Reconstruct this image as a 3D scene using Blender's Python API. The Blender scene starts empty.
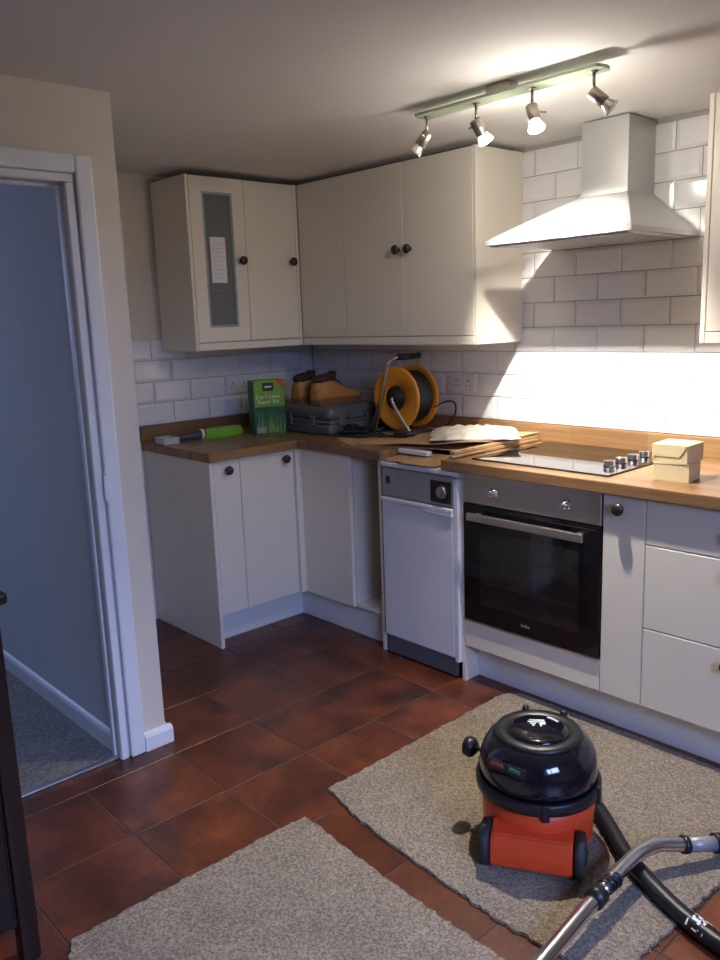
import bpy, bmesh, math, random
from mathutils import Vector, Matrix, Euler, noise

random.seed(7)
SC = bpy.context.scene
COL = SC.collection
PI = math.pi

# ------------------------------------------------------------------ camera
YAW, PIT, ROL, FPX = 0.8316, -0.1946, -0.0357, 820.5563
cam_d = bpy.data.cameras.new('camera')
cam = bpy.data.objects.new('camera', cam_d)
COL.objects.link(cam)
fw = Vector((-math.sin(YAW) * math.cos(PIT), math.cos(YAW) * math.cos(PIT), math.sin(PIT)))
rt = Vector((math.cos(YAW), math.sin(YAW), 0))
up = rt.cross(fw)
rt2 = rt * math.cos(ROL) + up * math.sin(ROL)
up2 = -rt * math.sin(ROL) + up * math.cos(ROL)
m = Matrix((rt2, up2, -fw)).transposed().to_4x4()
m.translation = Vector((3.6084, -2.964, 1.4474))
cam.matrix_world = m
cam_d.sensor_fit = 'VERTICAL'
cam_d.sensor_height = 36.0
cam_d.lens = 36.0 * FPX / 960.0
cam_d.clip_start = 0.02
SC.camera = cam

# ------------------------------------------------------------------ world, daylight, exposure
SC.view_settings.view_transform = 'Standard'
SC.view_settings.look = 'None'
SC.view_settings.gamma = 1.0
SC.view_settings.use_curve_mapping = False
SC.view_settings.exposure = 0.0
w = bpy.data.worlds.new('sky')
SC.world = w
w.use_nodes = True
bg = w.node_tree.nodes['Background']
bg.inputs[0].default_value = (0.40, 0.56, 1.0, 1)
bg.inputs[1].default_value = 0.8


def area_light(name, loc, target, sx, sy, power, col):
    d = bpy.data.lights.new(name, 'AREA')
    d.shape = 'RECTANGLE'
    d.size, d.size_y, d.energy, d.color = sx, sy, power, col
    o = bpy.data.objects.new(name, d)
    COL.objects.link(o)
    o.location = loc
    o.rotation_euler = (Vector(target) - Vector(loc)).to_track_quat('-Z', 'Y').to_euler()
    return o


# daylight just outside the kitchen window (right wall) and the hall window
area_light('kitchen_window_daylight', (6.7, -2.75, 2.90), (1.0, -2.1, 0.35), 3.2, 1.8, 660, (0.33, 0.47, 1.0))
area_light('hall_window_daylight', (-1.72, -2.35, 1.6), (1.0, -2.3, 0.3), 0.7, 0.9, 10.0, (0.48, 0.60, 1.0))


# ------------------------------------------------------------------ materials
def nmat(name):
    mt = bpy.data.materials.new(name)
    mt.use_nodes = True
    nt = mt.node_tree
    return mt, nt, nt.nodes['Principled BSDF']


def node(nt, kind, **kw):
    n = nt.nodes.new(kind)
    for k, v in kw.items():
        if k.startswith('i_'):
            n.inputs[k[2:].replace('_', ' ')].default_value = v
        else:
            setattr(n, k, v)
    return n


def ramp(nt, stops):
    r = nt.nodes.new('ShaderNodeValToRGB')
    e = r.color_ramp.elements
    while len(e) < len(stops):
        e.new(0.5)
    for i, (p, c) in enumerate(stops):
        e[i].position = p
        e[i].color = (c[0], c[1], c[2], 1)
    return r


def simple(name, col, rough=0.5, metal=0.0, var=0.06, scale=9.0, bump=0.0, bscale=200.0, spec=0.5, coat=0.0):
    """A plain procedural finish: base colour with a slight noise variation and fine relief."""
    mt, nt, p = nmat(name)
    tc = node(nt, 'ShaderNodeTexCoord')
    nz = node(nt, 'ShaderNodeTexNoise')
    nz.inputs['Scale'].default_value = scale
    nz.inputs['Detail'].default_value = 4
    nt.links.new(tc.outputs['Object'], nz.inputs['Vector'])
    lo = tuple(c * (1 - var) for c in col)
    hi = tuple(min(1, c * (1 + var)) for c in col)
    r = ramp(nt, [(0.3, lo), (0.7, hi)])
    nt.links.new(nz.outputs['Fac'], r.inputs[0])
    nt.links.new(r.outputs[0], p.inputs['Base Color'])
    p.inputs['Roughness'].default_value = rough
    p.inputs['Metallic'].default_value = metal
    p.inputs['Specular IOR Level'].default_value = spec
    p.inputs['Coat Weight'].default_value = coat
    if bump:
        n2 = node(nt, 'ShaderNodeTexNoise')
        n2.inputs['Scale'].default_value = bscale
        nt.links.new(tc.outputs['Object'], n2.inputs['Vector'])
        b = node(nt, 'ShaderNodeBump')
        b.inputs['Strength'].default_value = bump
        b.inputs['Distance'].default_value = 0.002
        nt.links.new(n2.outputs['Fac'], b.inputs['Height'])
        nt.links.new(b.outputs[0], p.inputs['Normal'])
    return mt


def emissive(name, col, strength):
    mt, nt, p = nmat(name)
    p.inputs['Base Color'].default_value = (*col, 1)
    p.inputs['Emission Color'].default_value = (*col, 1)
    p.inputs['Emission Strength'].default_value = strength
    return mt


def wood_worktop(name, along):
    """Oak block worktop: staves running along one axis, with grain."""
    mt, nt, p = nmat(name)
    tc = node(nt, 'ShaderNodeTexCoord')
    mp = node(nt, 'ShaderNodeMapping')
    if along == 'y':
        mp.inputs['Rotation'].default_value = (0, 0, PI / 2)
    nt.links.new(tc.outputs['Object'], mp.inputs[0])
    bk = node(nt, 'ShaderNodeTexBrick')
    bk.offset = 0.37
    bk.offset_frequency = 2
    bk.inputs['Color1'].default_value = (0.205, 0.106, 0.047, 1)
    bk.inputs['Color2'].default_value = (0.345, 0.195, 0.088, 1)
    bk.inputs['Mortar'].default_value = (0.20, 0.095, 0.035, 1)
    bk.inputs['Scale'].default_value = 1.0
    bk.inputs['Mortar Size'].default_value = 0.0006
    bk.inputs['Bias'].default_value = 0.0
    bk.inputs['Brick Width'].default_value = 0.34
    bk.inputs['Row Height'].default_value = 0.043
    nt.links.new(mp.outputs[0], bk.inputs['Vector'])
    gm = node(nt, 'ShaderNodeMapping')
    gm.inputs['Scale'].default_value = (3, 60, 60)
    nt.links.new(mp.outputs[0], gm.inputs[0])
    g = node(nt, 'ShaderNodeTexNoise')
    g.inputs['Scale'].default_value = 1.5
    g.inputs['Detail'].default_value = 6
    nt.links.new(gm.outputs[0], g.inputs['Vector'])
    gr = ramp(nt, [(0.25, (0.68, 0.66, 0.62)), (0.75, (1.12, 1.12, 1.1))])
    nt.links.new(g.outputs['Fac'], gr.inputs[0])
    mx = node(nt, 'ShaderNodeMix', data_type='RGBA', blend_type='MULTIPLY')
    mx.inputs[0].default_value = 1
    nt.links.new(bk.outputs['Color'], mx.inputs[6])
    nt.links.new(gr.outputs[0], mx.inputs[7])
    nt.links.new(mx.outputs[2], p.inputs['Base Color'])
    p.inputs['Roughness'].default_value = 0.36
    return mt


def dark_wood(name):
    mt, nt, p = nmat(name)
    tc = node(nt, 'ShaderNodeTexCoord')
    mp = node(nt, 'ShaderNodeMapping')
    mp.inputs['Scale'].default_value = (40, 40, 3)
    nt.links.new(tc.outputs['Object'], mp.inputs[0])
    g = node(nt, 'ShaderNodeTexNoise')
    g.inputs['Scale'].default_value = 1.2
    g.inputs['Detail'].default_value = 5
    nt.links.new(mp.outputs[0], g.inputs['Vector'])
    r = ramp(nt, [(0.3, (0.006, 0.003, 0.0025)), (0.75, (0.026, 0.008, 0.006))])
    nt.links.new(g.outputs['Fac'], r.inputs[0])
    nt.links.new(r.outputs[0], p.inputs['Base Color'])
    p.inputs['Roughness'].default_value = 0.35
    return mt


def terracotta():
    mt, nt, p = nmat('terracotta_tile')
    tc = node(nt, 'ShaderNodeTexCoord')
    oi = node(nt, 'ShaderNodeObjectInfo')
    ml = node(nt, 'ShaderNodeVectorMath', operation='MULTIPLY')
    ml.inputs[1].default_value = (37.0, 23.0, 11.0)
    cb = node(nt, 'ShaderNodeCombineXYZ')
    for i in range(3):
        nt.links.new(oi.outputs['Random'], cb.inputs[i])
    nt.links.new(cb.outputs[0], ml.inputs[0])
    ad = node(nt, 'ShaderNodeVectorMath', operation='ADD')
    nt.links.new(tc.outputs['Object'], ad.inputs[0])
    nt.links.new(ml.outputs[0], ad.inputs[1])
    n1 = node(nt, 'ShaderNodeTexNoise')
    n1.inputs['Scale'].default_value = 5.5
    n1.inputs['Detail'].default_value = 5
    n1.inputs['Roughness'].default_value = 0.55
    nt.links.new(ad.outputs[0], n1.inputs['Vector'])
    r = ramp(nt, [(0.28, (0.034, 0.011, 0.007)), (0.48, (0.098, 0.025, 0.010)), (0.72, (0.190, 0.050, 0.016))])
    nt.links.new(n1.outputs['Fac'], r.inputs[0])
    n2 = node(nt, 'ShaderNodeTexNoise')
    n2.inputs['Scale'].default_value = 70
    n2.inputs['Detail'].default_value = 4
    nt.links.new(ad.outputs[0], n2.inputs['Vector'])
    r2 = ramp(nt, [(0.35, (0.8, 0.8, 0.8)), (0.65, (1.1, 1.1, 1.1))])
    nt.links.new(n2.outputs['Fac'], r2.inputs[0])
    mx = node(nt, 'ShaderNodeMix', data_type='RGBA', blend_type='MULTIPLY')
    mx.inputs[0].default_value = 1
    nt.links.new(r.outputs[0], mx.inputs[6])
    nt.links.new(r2.outputs[0], mx.inputs[7])
    mr = node(nt, 'ShaderNodeMapRange')
    mr.inputs['To Min'].default_value = 0.8
    mr.inputs['To Max'].default_value = 1.2
    nt.links.new(oi.outputs['Random'], mr.inputs[0])
    hs = node(nt, 'ShaderNodeHueSaturation')
    nt.links.new(mr.outputs[0], hs.inputs['Value'])
    nt.links.new(mx.outputs[2], hs.inputs['Color'])
    nt.links.new(hs.outputs[0], p.inputs['Base Color'])
    p.inputs['Roughness'].default_value = 0.33
    b = node(nt, 'ShaderNodeBump')
    b.inputs['Strength'].default_value = 0.25
    b.inputs['Distance'].default_value = 0.004
    nt.links.new(n1.outputs['Fac'], b.inputs['Height'])
    nt.links.new(b.outputs[0], p.inputs['Normal'])
    return mt


def carpet(name, c0, c1, c2, scale=170):
    mt, nt, p = nmat(name)
    tc = node(nt, 'ShaderNodeTexCoord')
    n1 = node(nt, 'ShaderNodeTexNoise')
    n1.inputs['Scale'].default_value = scale
    n1.inputs['Detail'].default_value = 3
    n1.inputs['Roughness'].default_value = 0.7
    nt.links.new(tc.outputs['Object'], n1.inputs['Vector'])
    r = ramp(nt, [(0.36, c0), (0.5, c1), (0.66, c2)])
    nt.links.new(n1.outputs['Fac'], r.inputs[0])
    n3 = node(nt, 'ShaderNodeTexNoise')
    n3.inputs['Scale'].default_value = 5
    n3.inputs['Detail'].default_value = 3
    nt.links.new(tc.outputs['Object'], n3.inputs['Vector'])
    r3 = ramp(nt, [(0.3, (0.86, 0.85, 0.84)), (0.7, (1.08, 1.07, 1.05))])
    nt.links.new(n3.outputs['Fac'], r3.inputs[0])
    mx = node(nt, 'ShaderNodeMix', data_type='RGBA', blend_type='MULTIPLY')
    mx.inputs[0].default_value = 1
    nt.links.new(r.outputs[0], mx.inputs[6])
    nt.links.new(r3.outputs[0], mx.inputs[7])
    nt.links.new(mx.outputs[2], p.inputs['Base Color'])
    p.inputs['Roughness'].default_value = 1.0
    p.inputs['Specular IOR Level'].default_value = 0.1
    p.inputs['Sheen Weight'].default_value = 0.2
    b = node(nt, 'ShaderNodeBump')
    b.inputs['Strength'].default_value = 0.9
    b.inputs['Distance'].default_value = 0.006
    nt.links.new(n1.outputs['Fac'], b.inputs['Height'])
    nt.links.new(b.outputs[0], p.inputs['Normal'])
    return mt


def brushed(name, col, rough=0.32, axis=0):
    mt, nt, p = nmat(name)
    tc = node(nt, 'ShaderNodeTexCoord')
    mp = node(nt, 'ShaderNodeMapping')
    s = [400, 400, 400]
    s[axis] = 6
    mp.inputs['Scale'].default_value = s
    nt.links.new(tc.outputs['Object'], mp.inputs[0])
    g = node(nt, 'ShaderNodeTexNoise')
    g.inputs['Scale'].default_value = 1
    nt.links.new(mp.outputs[0], g.inputs['Vector'])
    r = ramp(nt, [(0.3, tuple(c * 0.85 for c in col)), (0.7, tuple(min(1, c * 1.1) for c in col))])
    nt.links.new(g.outputs['Fac'], r.inputs[0])
    nt.links.new(r.outputs[0], p.inputs['Base Color'])
    p.inputs['Metallic'].default_value = 1
    p.inputs['Roughness'].default_value = rough
    return mt


def thin_glass(name, tint, opacity, rough):
    """Clear or frosted pane: a mix of see-through and a glossy tinted skin."""
    mt, nt, p = nmat(name)
    p.inputs['Base Color'].default_value = (*tint, 1)
    p.inputs['Roughness'].default_value = rough
    tr = node(nt, 'ShaderNodeBsdfTransparent')
    mx = node(nt, 'ShaderNodeMixShader')
    mx.inputs[0].default_value = opacity
    nt.links.new(tr.outputs[0], mx.inputs[1])
    nt.links.new(p.outputs[0], mx.inputs[2])
    nt.links.new(mx.outputs[0], nt.nodes['Material Output'].inputs['Surface'])
    return mt


M = {}
M['wall'] = simple('cream_wall_paint', (0.70, 0.635, 0.535), 0.85, var=0.04, scale=3, bump=0.25, bscale=60)
M['hall_wall'] = simple('pale_hall_paint', (0.60, 0.62, 0.66), 0.85, var=0.03, scale=3, bump=0.2, bscale=60)
M['ceiling'] = simple('ceiling_paint', (0.74, 0.71, 0.68), 0.9, var=0.03, scale=2, bump=0.3, bscale=40)
M['gloss'] = simple('white_gloss_paint', (0.80, 0.81, 0.83), 0.35, var=0.02)
M['tile'] = simple('white_glazed_tile', (0.80, 0.79, 0.80), 0.13, var=0.015, scale=4)
M['grout'] = simple('pale_grout', (0.40, 0.375, 0.36), 0.9)
M['floor_grout'] = simple('brown_floor_grout', (0.085, 0.052, 0.035), 0.9, var=0.2, scale=30)
M['terracotta'] = terracotta()
M['cab'] = simple('ivory_cabinet_paint', (0.82, 0.752, 0.64), 0.42, var=0.01, scale=2)
M['carcass'] = simple('cream_carcass_board', (0.74, 0.68, 0.58), 0.55, var=0.03)
M['plinth'] = simple('ivory_plinth_board', (0.78, 0.76, 0.74), 0.4, var=0.02)
M['wood_x'] = wood_worktop('oak_worktop', 'x')
M['wood_y'] = wood_worktop('oak_worktop_return', 'y')
M['dark_wood'] = dark_wood('dark_stained_wood')
M['knob'] = simple('pewter_knob', (0.075, 0.065, 0.06), 0.38, metal=0.75, var=0.2, scale=60)
M['steel'] = brushed('brushed_steel', (0.66, 0.62, 0.57), 0.36, 0)
M['hood'] = brushed('hood_satin_steel', (0.74, 0.73, 0.70), 0.38, 0)
M['hoodpaint'] = simple('hood_pale_enamel', (0.52, 0.515, 0.50), 0.34, metal=0.55, var=0.02)
M['chrome'] = simple('chrome', (0.72, 0.72, 0.74), 0.16, metal=1, var=0.05)
M['tube_steel'] = simple('polished_tube_steel', (0.74, 0.75, 0.78), 0.24, metal=1, var=0.06)
M['nickel'] = simple('brushed_nickel', (0.40, 0.35, 0.30), 0.38, metal=1, var=0.1)
M['black_glass'] = simple('black_glass', (0.008, 0.008, 0.009), 0.04, var=0.1)
M['oven_glass'] = simple('oven_door_glass', (0.010, 0.009, 0.010), 0.05, var=0.1)
M['oven_window'] = simple('oven_window_glass', (0.022, 0.019, 0.018), 0.07, var=0.3, scale=20)
M['rack'] = simple('oven_rack_wire', (0.20, 0.17, 0.14), 0.3, metal=1)
M['appliance'] = simple('white_appliance_enamel', (0.74, 0.75, 0.79), 0.3, var=0.02)
M['panel_grey'] = simple('grey_control_panel', (0.34, 0.335, 0.345), 0.38, metal=0.25, var=0.06)
M['ring_print'] = simple('faint_ring_print', (0.018, 0.018, 0.019), 0.12)
M['dark_grey'] = simple('charcoal_plastic', (0.05, 0.052, 0.06), 0.5)
M['kick_grey'] = simple('slate_grey_kickplate', (0.12, 0.125, 0.14), 0.55)
M['black'] = simple('black_plastic', (0.012, 0.012, 0.014), 0.4, var=0.15)
M['black_gloss'] = simple('glossy_black_plastic', (0.006, 0.006, 0.011), 0.10, var=0.1, coat=0.5)
M['rubber'] = simple('black_rubber', (0.018, 0.018, 0.02), 0.65, bump=0.2)
M['red'] = simple('red_plastic', (0.72, 0.066, 0.016), 0.40, var=0.05)
M['red_light'] = simple('red_switch', (0.16, 0.025, 0.022), 0.4)
M['green_light'] = simple('green_switch', (0.015, 0.10, 0.05), 0.4)
M['carpet'] = carpet('beige_grey_carpet', (0.125, 0.094, 0.063), (0.265, 0.212, 0.152), (0.43, 0.35, 0.26), 165)
M['hall_carpet'] = carpet('grey_hall_carpet', (0.10, 0.095, 0.085), (0.20, 0.19, 0.17), (0.32, 0.30, 0.27), 120)
M['cardboard'] = simple('brown_cardboard', (0.46, 0.28, 0.135), 0.85, var=0.1, scale=14, bump=0.15)
M['cardboard_dark'] = simple('cardboard_inside', (0.27, 0.15, 0.075), 0.9, var=0.12)
M['box'] = simple('buff_card', (0.70, 0.58, 0.33), 0.7, var=0.04)
M['box_line'] = simple('buff_card_fold', (0.36, 0.27, 0.13), 0.8)
M['plastic_bag'] = simple('white_polythene', (0.60, 0.54, 0.46), 0.4, var=0.10, scale=20, bump=0.3, bscale=40)
M['foam'] = simple('white_polystyrene', (0.75, 0.75, 0.76), 0.8)
M['yellow'] = simple('amber_yellow_plastic', (0.80, 0.32, 0.018), 0.36, var=0.05)
M['cable'] = simple('black_cable', (0.014, 0.014, 0.016), 0.5)
M['tan'] = simple('tan_boot_leather', (0.46, 0.205, 0.055), 0.7, var=0.16, scale=30, bump=0.3)
M['boot_collar'] = simple('dark_brown_boot_collar', (0.045, 0.022, 0.015), 0.75, bump=0.4)
M['sole'] = simple('boot_sole', (0.20, 0.085, 0.03), 0.7)
M['case'] = simple('grey_black_case_plastic', (0.11, 0.11, 0.12), 0.38, var=0.1)
M['case_light'] = simple('grey_case_trim', (0.13, 0.13, 0.145), 0.4)
M['green'] = simple('lime_green_card', (0.16, 0.36, 0.03), 0.5, var=0.08)
M['dkgreen'] = simple('dark_green_print', (0.012, 0.10, 0.05), 0.5, var=0.5, scale=35)
M['navy'] = simple('dark_label_print', (0.008, 0.02, 0.018), 0.5)
M['orange'] = simple('orange_flash_print', (0.52, 0.10, 0.02), 0.5)
M['white_print'] = simple('white_print', (0.78, 0.79, 0.78), 0.6)
M['grey_print'] = simple('grey_print', (0.30, 0.30, 0.30), 0.6)
M['faint_print'] = simple('faint_grey_print', (0.56, 0.56, 0.60), 0.8)
M['tool_green'] = simple('bright_green_plastic', (0.17, 0.44, 0.02), 0.45, var=0.1)
M['tool_clear'] = simple('silver_grey_plastic', (0.62, 0.62, 0.63), 0.25, metal=0.4)
M['paper'] = simple('white_paper', (0.78, 0.77, 0.80), 0.9, var=0.03)
M['frame_blue'] = simple('blue_grey_glazing_bead', (0.30, 0.36, 0.40), 0.4)
M['frosted'] = thin_glass('smoky_pane', (0.27, 0.28, 0.285), 0.5, 0.15)
M['pane'] = thin_glass('window_pane', (0.75, 0.8, 0.85), 0.06, 0.02)
M['bar_glass'] = thin_glass('pale_green_glass', (0.42, 0.50, 0.36), 0.8, 0.12)
M['socket'] = simple('white_socket_plastic', (0.74, 0.72, 0.72), 0.3)
M['slot'] = simple('dark_slot', (0.01, 0.01, 0.01), 0.8)
M['bulb_lit'] = emissive('lit_halogen_lens', (1.0, 0.90, 0.72), 60.0)
M['bulb_lit_soft'] = emissive('lit_halogen_lens_soft', (1.0, 0.92, 0.78), 14.0)
M['bulb_off'] = simple('unlit_lamp_glass', (0.60, 0.58, 0.54), 0.12, metal=0.6)
M['silver_strip'] = brushed('aluminium_threshold', (0.55, 0.55, 0.58), 0.35, 1)


# ------------------------------------------------------------------ mesh helpers
def box(bm, x0, x1, y0, y1, z0, z1, bev=0.0, seg=1):
    """Axis-aligned box, optionally with rounded edges, added to bm."""
    r = bmesh.ops.create_cube(bm, size=1.0)
    vs = r['verts']
    for v in vs:
        v.co = Vector(((x0 + x1) / 2 + v.co.x * (x1 - x0), (y0 + y1) / 2 + v.co.y * (y1 - y0), (z0 + z1) / 2 + v.co.z * (z1 - z0)))
    if bev > 0:
        es = list({e for v in vs for e in v.link_edges})
        bmesh.ops.bevel(bm, geom=es, offset=bev, segments=seg, affect='EDGES', profile=0.5)
    return bm


def B(x0, x1, y0, y1, z0, z1, bev=0.0, seg=1):
    return box(bmesh.new(), x0, x1, y0, y1, z0, z1, bev, seg)


def lathe(bm, prof, n=32, mat=None, smooth=True):
    """Revolve (radius, height) pairs about z; closes at radius 0. mat places the result."""
    mat = mat or Matrix.Identity(4)
    rings = []
    for r, z in prof:
        if r < 1e-6:
            rings.append([bm.verts.new(mat @ Vector((0, 0, z)))])
        else:
            rings.append([bm.verts.new(mat @ Vector((r * math.cos(2 * PI * i / n), r * math.sin(2 * PI * i / n), z))) for i in range(n)])
    for a, b in zip(rings, rings[1:]):
        for i in range(n):
            j = (i + 1) % n
            if len(a) == 1 and len(b) == 1:
                continue
            if len(a) == 1:
                f = bm.faces.new((a[0], b[j], b[i]))
            elif len(b) == 1:
                f = bm.faces.new((a[i], a[j], b[0]))
            else:
                f = bm.faces.new((a[i], a[j], b[j], b[i]))
            f.smooth = smooth
    return bm


def along(p, d):
    """Matrix that takes local +z to direction d at point p."""
    q = Vector(d).normalized().to_track_quat('Z', 'Y').to_matrix().to_4x4()
    q.translation = Vector(p)
    return q


def cyl(bm, p0, p1, r0, r1=None, n=20):
    r1 = r0 if r1 is None else r1
    p0, p1 = Vector(p0), Vector(p1)
    L = (p1 - p0).length
    return lathe(bm, [(0, 0), (r0, 0), (r1, L), (0, L)], n, along(p0, p1 - p0))


def spline(pts, per=8):
    pts = [Vector(p) for p in pts]
    out = []
    n = len(pts)
    for i in range(n - 1):
        p0, p1, p2, p3 = pts[max(i - 1, 0)], pts[i], pts[i + 1], pts[min(i + 2, n - 1)]
        for k in range(per):
            t = k / per
            out.append(0.5 * ((2 * p1) + (-p0 + p2) * t + (2 * p0 - 5 * p1 + 4 * p2 - p3) * t * t + (-p0 + 3 * p1 - 3 * p2 + p3) * t ** 3))
    out.append(pts[-1])
    return out


def tube(bm, pts, r, n=12, rib=0.0, caps=True):
    """Round tube along a polyline; rib > 0 makes every second ring fatter (hose)."""
    pts = [Vector(p) for p in pts]
    rings = []
    t0 = (pts[1] - pts[0]).normalized()
    nrm = t0.orthogonal().normalized()
    for i, p in enumerate(pts):
        t = (pts[min(i + 1, len(pts) - 1)] - pts[max(i - 1, 0)]).normalized()
        nrm = (nrm - t * nrm.dot(t)).normalized()
        b = t.cross(nrm)
        rr = (r(i / (len(pts) - 1)) if callable(r) else r) + (rib if i % 2 else 0)
        rings.append([bm.verts.new(p + (nrm * math.cos(2 * PI * k / n) + b * math.sin(2 * PI * k / n)) * rr) for k in range(n)])
    for a, b in zip(rings, rings[1:]):
        for k in range(n):
            f = bm.faces.new((a[k], a[(k + 1) % n], b[(k + 1) % n], b[k]))
            f.smooth = True
    if caps:
        bm.faces.new(list(reversed(rings[0])))
        bm.faces.new(rings[-1])
    return bm


def prism(bm, poly, z0, z1, fn=None):
    """Extrude a 2D outline (list of (x, y)) between z0 and z1; fn maps a point to its place."""
    fn = fn or (lambda v: v)
    a = [bm.verts.new(fn(Vector((x, y, z0)))) for x, y in poly]
    b = [bm.verts.new(fn(Vector((x, y, z1)))) for x, y in poly]
    bm.faces.new(list(reversed(a)))
    bm.faces.new(b)
    n = len(poly)
    for i in range(n):
        bm.faces.new((a[i], a[(i + 1) % n], b[(i + 1) % n], b[i]))
    return bm


# ------------------------------------------------------------------ object helpers
def obj(name, bm, mat, parent=None, world=True, kind=None):
    """Turn bm into one mesh object. With world=True the vertices are world positions."""
    me = bpy.data.meshes.new(name)
    bmesh.ops.recalc_face_normals(bm, faces=bm.faces)
    if parent is not None and world:
        root = parent
        while root.parent:
            root = root.parent
        bmesh.ops.translate(bm, verts=bm.verts, vec=-root.location)
    bm.to_mesh(me)
    bm.free()
    me.materials.append(M[mat] if isinstance(mat, str) else mat)
    o = bpy.data.objects.new(name, me)
    COL.objects.link(o)
    if parent is not None:
        o.parent = parent
    if kind:
        o['kind'] = kind
    return o


def shared(name, me, loc, parent, rot=(0, 0, 0)):
    o = bpy.data.objects.new(name, me)
    COL.objects.link(o)
    o.parent = parent
    o.location = loc
    o.rotation_euler = rot
    return o


def tag(o, label, cat, group=None):
    o['label'] = label
    o['category'] = cat
    if group:
        o['group'] = group
    return o


def thing(name, label, cat, loc=(0, 0, 0), rotz=0.0, group=None):
    o = bpy.data.objects.new(name, None)
    o.empty_display_size = 0.05
    COL.objects.link(o)
    o.location = loc
    o.rotation_euler = (0, 0, rotz)
    return tag(o, label, cat, group)


def struct(name, bm, mat, label=None):
    o = obj(name, bm, mat, kind='structure')
    if label:
        o['label'] = label
    return o


def text(name, body, size, mtx, mat, parent, extrude=0.0004):
    """Flat lettering as a mesh; mtx places it (x right, y up, z out) in the parent's space."""
    cu = bpy.data.curves.new(name, 'FONT')
    cu.body = body
    cu.size = size
    cu.extrude = extrude
    cu.align_x = 'CENTER'
    cu.align_y = 'CENTER'
    cu.resolution_u = 3
    t = bpy.data.objects.new(name + '_curve', cu)
    COL.objects.link(t)
    dg = bpy.context.evaluated_depsgraph_get()
    me = bpy.data.meshes.new_from_object(t.evaluated_get(dg))
    bpy.data.objects.remove(t)
    bpy.data.curves.remove(cu)
    me.transform(mtx)
    me.materials.clear()
    me.materials.append(M[mat])
    o = bpy.data.objects.new(name, me)
    COL.objects.link(o)
    o.parent = parent
    return o


# ================================================================== THE ROOM
CEIL0 = 2.114           # ceiling height at the tiled wall; it rises slightly towards the door


def ceil_z(y):
    return CEIL0 + (-min(0, max(y, -1.75))) * 0.0195


# floor slab (the grout bed) and its terracotta tiles
floor = struct('floor', B(0.0, 4.7, -4.3, 0.0, -0.10, -0.0016), 'floor_grout', 'dark red terracotta tiled kitchen floor')
PT = 0.3205
bmt = B(-0.1578, 0.1578, -0.1578, 0.1578, -0.004, 0.0, 0.0015, 1)
tile_me = bpy.data.meshes.new('floor_tile')
bmt.to_mesh(tile_me)
bmt.free()
tile_me.materials.append(M['terracotta'])
TH_ = 0.1578
for i in range(-5, 10):
    for j in range(-3, 12):
        xc, yc = 1.563 + (i + 0.5) * PT, -0.75 - (j + 0.5) * PT
        x0, x1, y0, y1 = max(xc - TH_, 0.01), min(xc + TH_, 4.69), max(yc - TH_, -4.29), min(yc + TH_, -0.01)
        # tiles stop at the stub wall and along the doorway
        if y1 > -1.67 and y0 < -1.672 and x0 < 1.14:
            if x1 < 1.16:
                y0 = -1.672
        elif y1 <= -1.67 and x0 < 1.133:
            x0 = 1.133
        if x1 - x0 < 0.01 or y1 - y0 < 0.01:
            continue
        if (x1 - x0) > 2 * TH_ - .001 and (y1 - y0) > 2 * TH_ - .001:
            shared('floor_tile', tile_me, (xc, yc, random.uniform(-0.0006, 0.0006)), floor, (0, 0, random.choice((0, PI / 2, PI, -PI / 2))))
        else:
            bmc = B(x0 - xc, x1 - xc, y0 - yc, y1 - yc, -0.004, 0.0, 0.0015)
            me = bpy.data.meshes.new('floor_tile')
            bmc.to_mesh(me)
            bmc.free()
            me.materials.append(M['terracotta'])
            shared('floor_tile', me, (xc, yc, 0), floor)

# ceiling: one slab, tilted a touch as the photograph shows
bm = bmesh.new()
prof = [(0.0, ceil_z(0)), (-1.75, ceil_z(-1.75)), (-4.3, ceil_z(-1.75)), (-4.3, 2.35), (0.0, 2.35)]
prism(bm, prof, 0.0, 4.7, lambda v: Vector((v.z, v.x, v.y)))
struct('ceiling', bm, 'ceiling', 'dim off-white kitchen ceiling')

wall_back = struct('wall_back', B(-0.12, 4.82, 0.0, 0.12, -0.1, 2.35), 'wall', 'wall behind the hob with white brick tiles')
wall_left = struct('wall_left', B(-0.12, 0.0, -1.688, 0.0, -0.1, 2.35), 'wall', 'cream wall with white brick tiles beside the doorway')
# return wall between kitchen alcove and hall, and the partition with the doorway
struct('wall_return', B(-1.6, 1.085, -1.848, -1.688, -0.1, 2.35), 'hall_wall', 'blue-grey hall wall seen through the doorway')
DOOR_Y0, DOOR_Y1, DOOR_H = -1.862, -2.66, 1.90
bm = bmesh.new()
prism(bm, [(-1.688, -0.1), (-1.688, 2.35), (-4.3, 2.35), (-4.3, -0.1), (DOOR_Y1, -0.1), (DOOR_Y1, DOOR_H), (DOOR_Y0, DOOR_H), (DOOR_Y0, -0.1)], 1.086, 1.14, lambda v: Vector((v.z, v.x, v.y)))
struct('wall_partition', bm, 'wall', 'cream wall around the doorway')
struct('wall_right', None or (lambda b: (box(b, 4.7, 4.82, -4.3, -3.35, -0.1, 2.35), box(b, 4.7, 4.82, -1.75, 0.0, -0.1, 2.35),
       box(b, 4.7, 4.82, -3.35, -1.75, -0.1, 0.95), box(b, 4.7, 4.82, -3.35, -1.75, 2.05, 2.35), b)[-1])(bmesh.new()), 'wall')
struct('wall_front', B(1.03, 4.82, -4.42, -4.3, -0.1, 2.35), 'wall')
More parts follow.
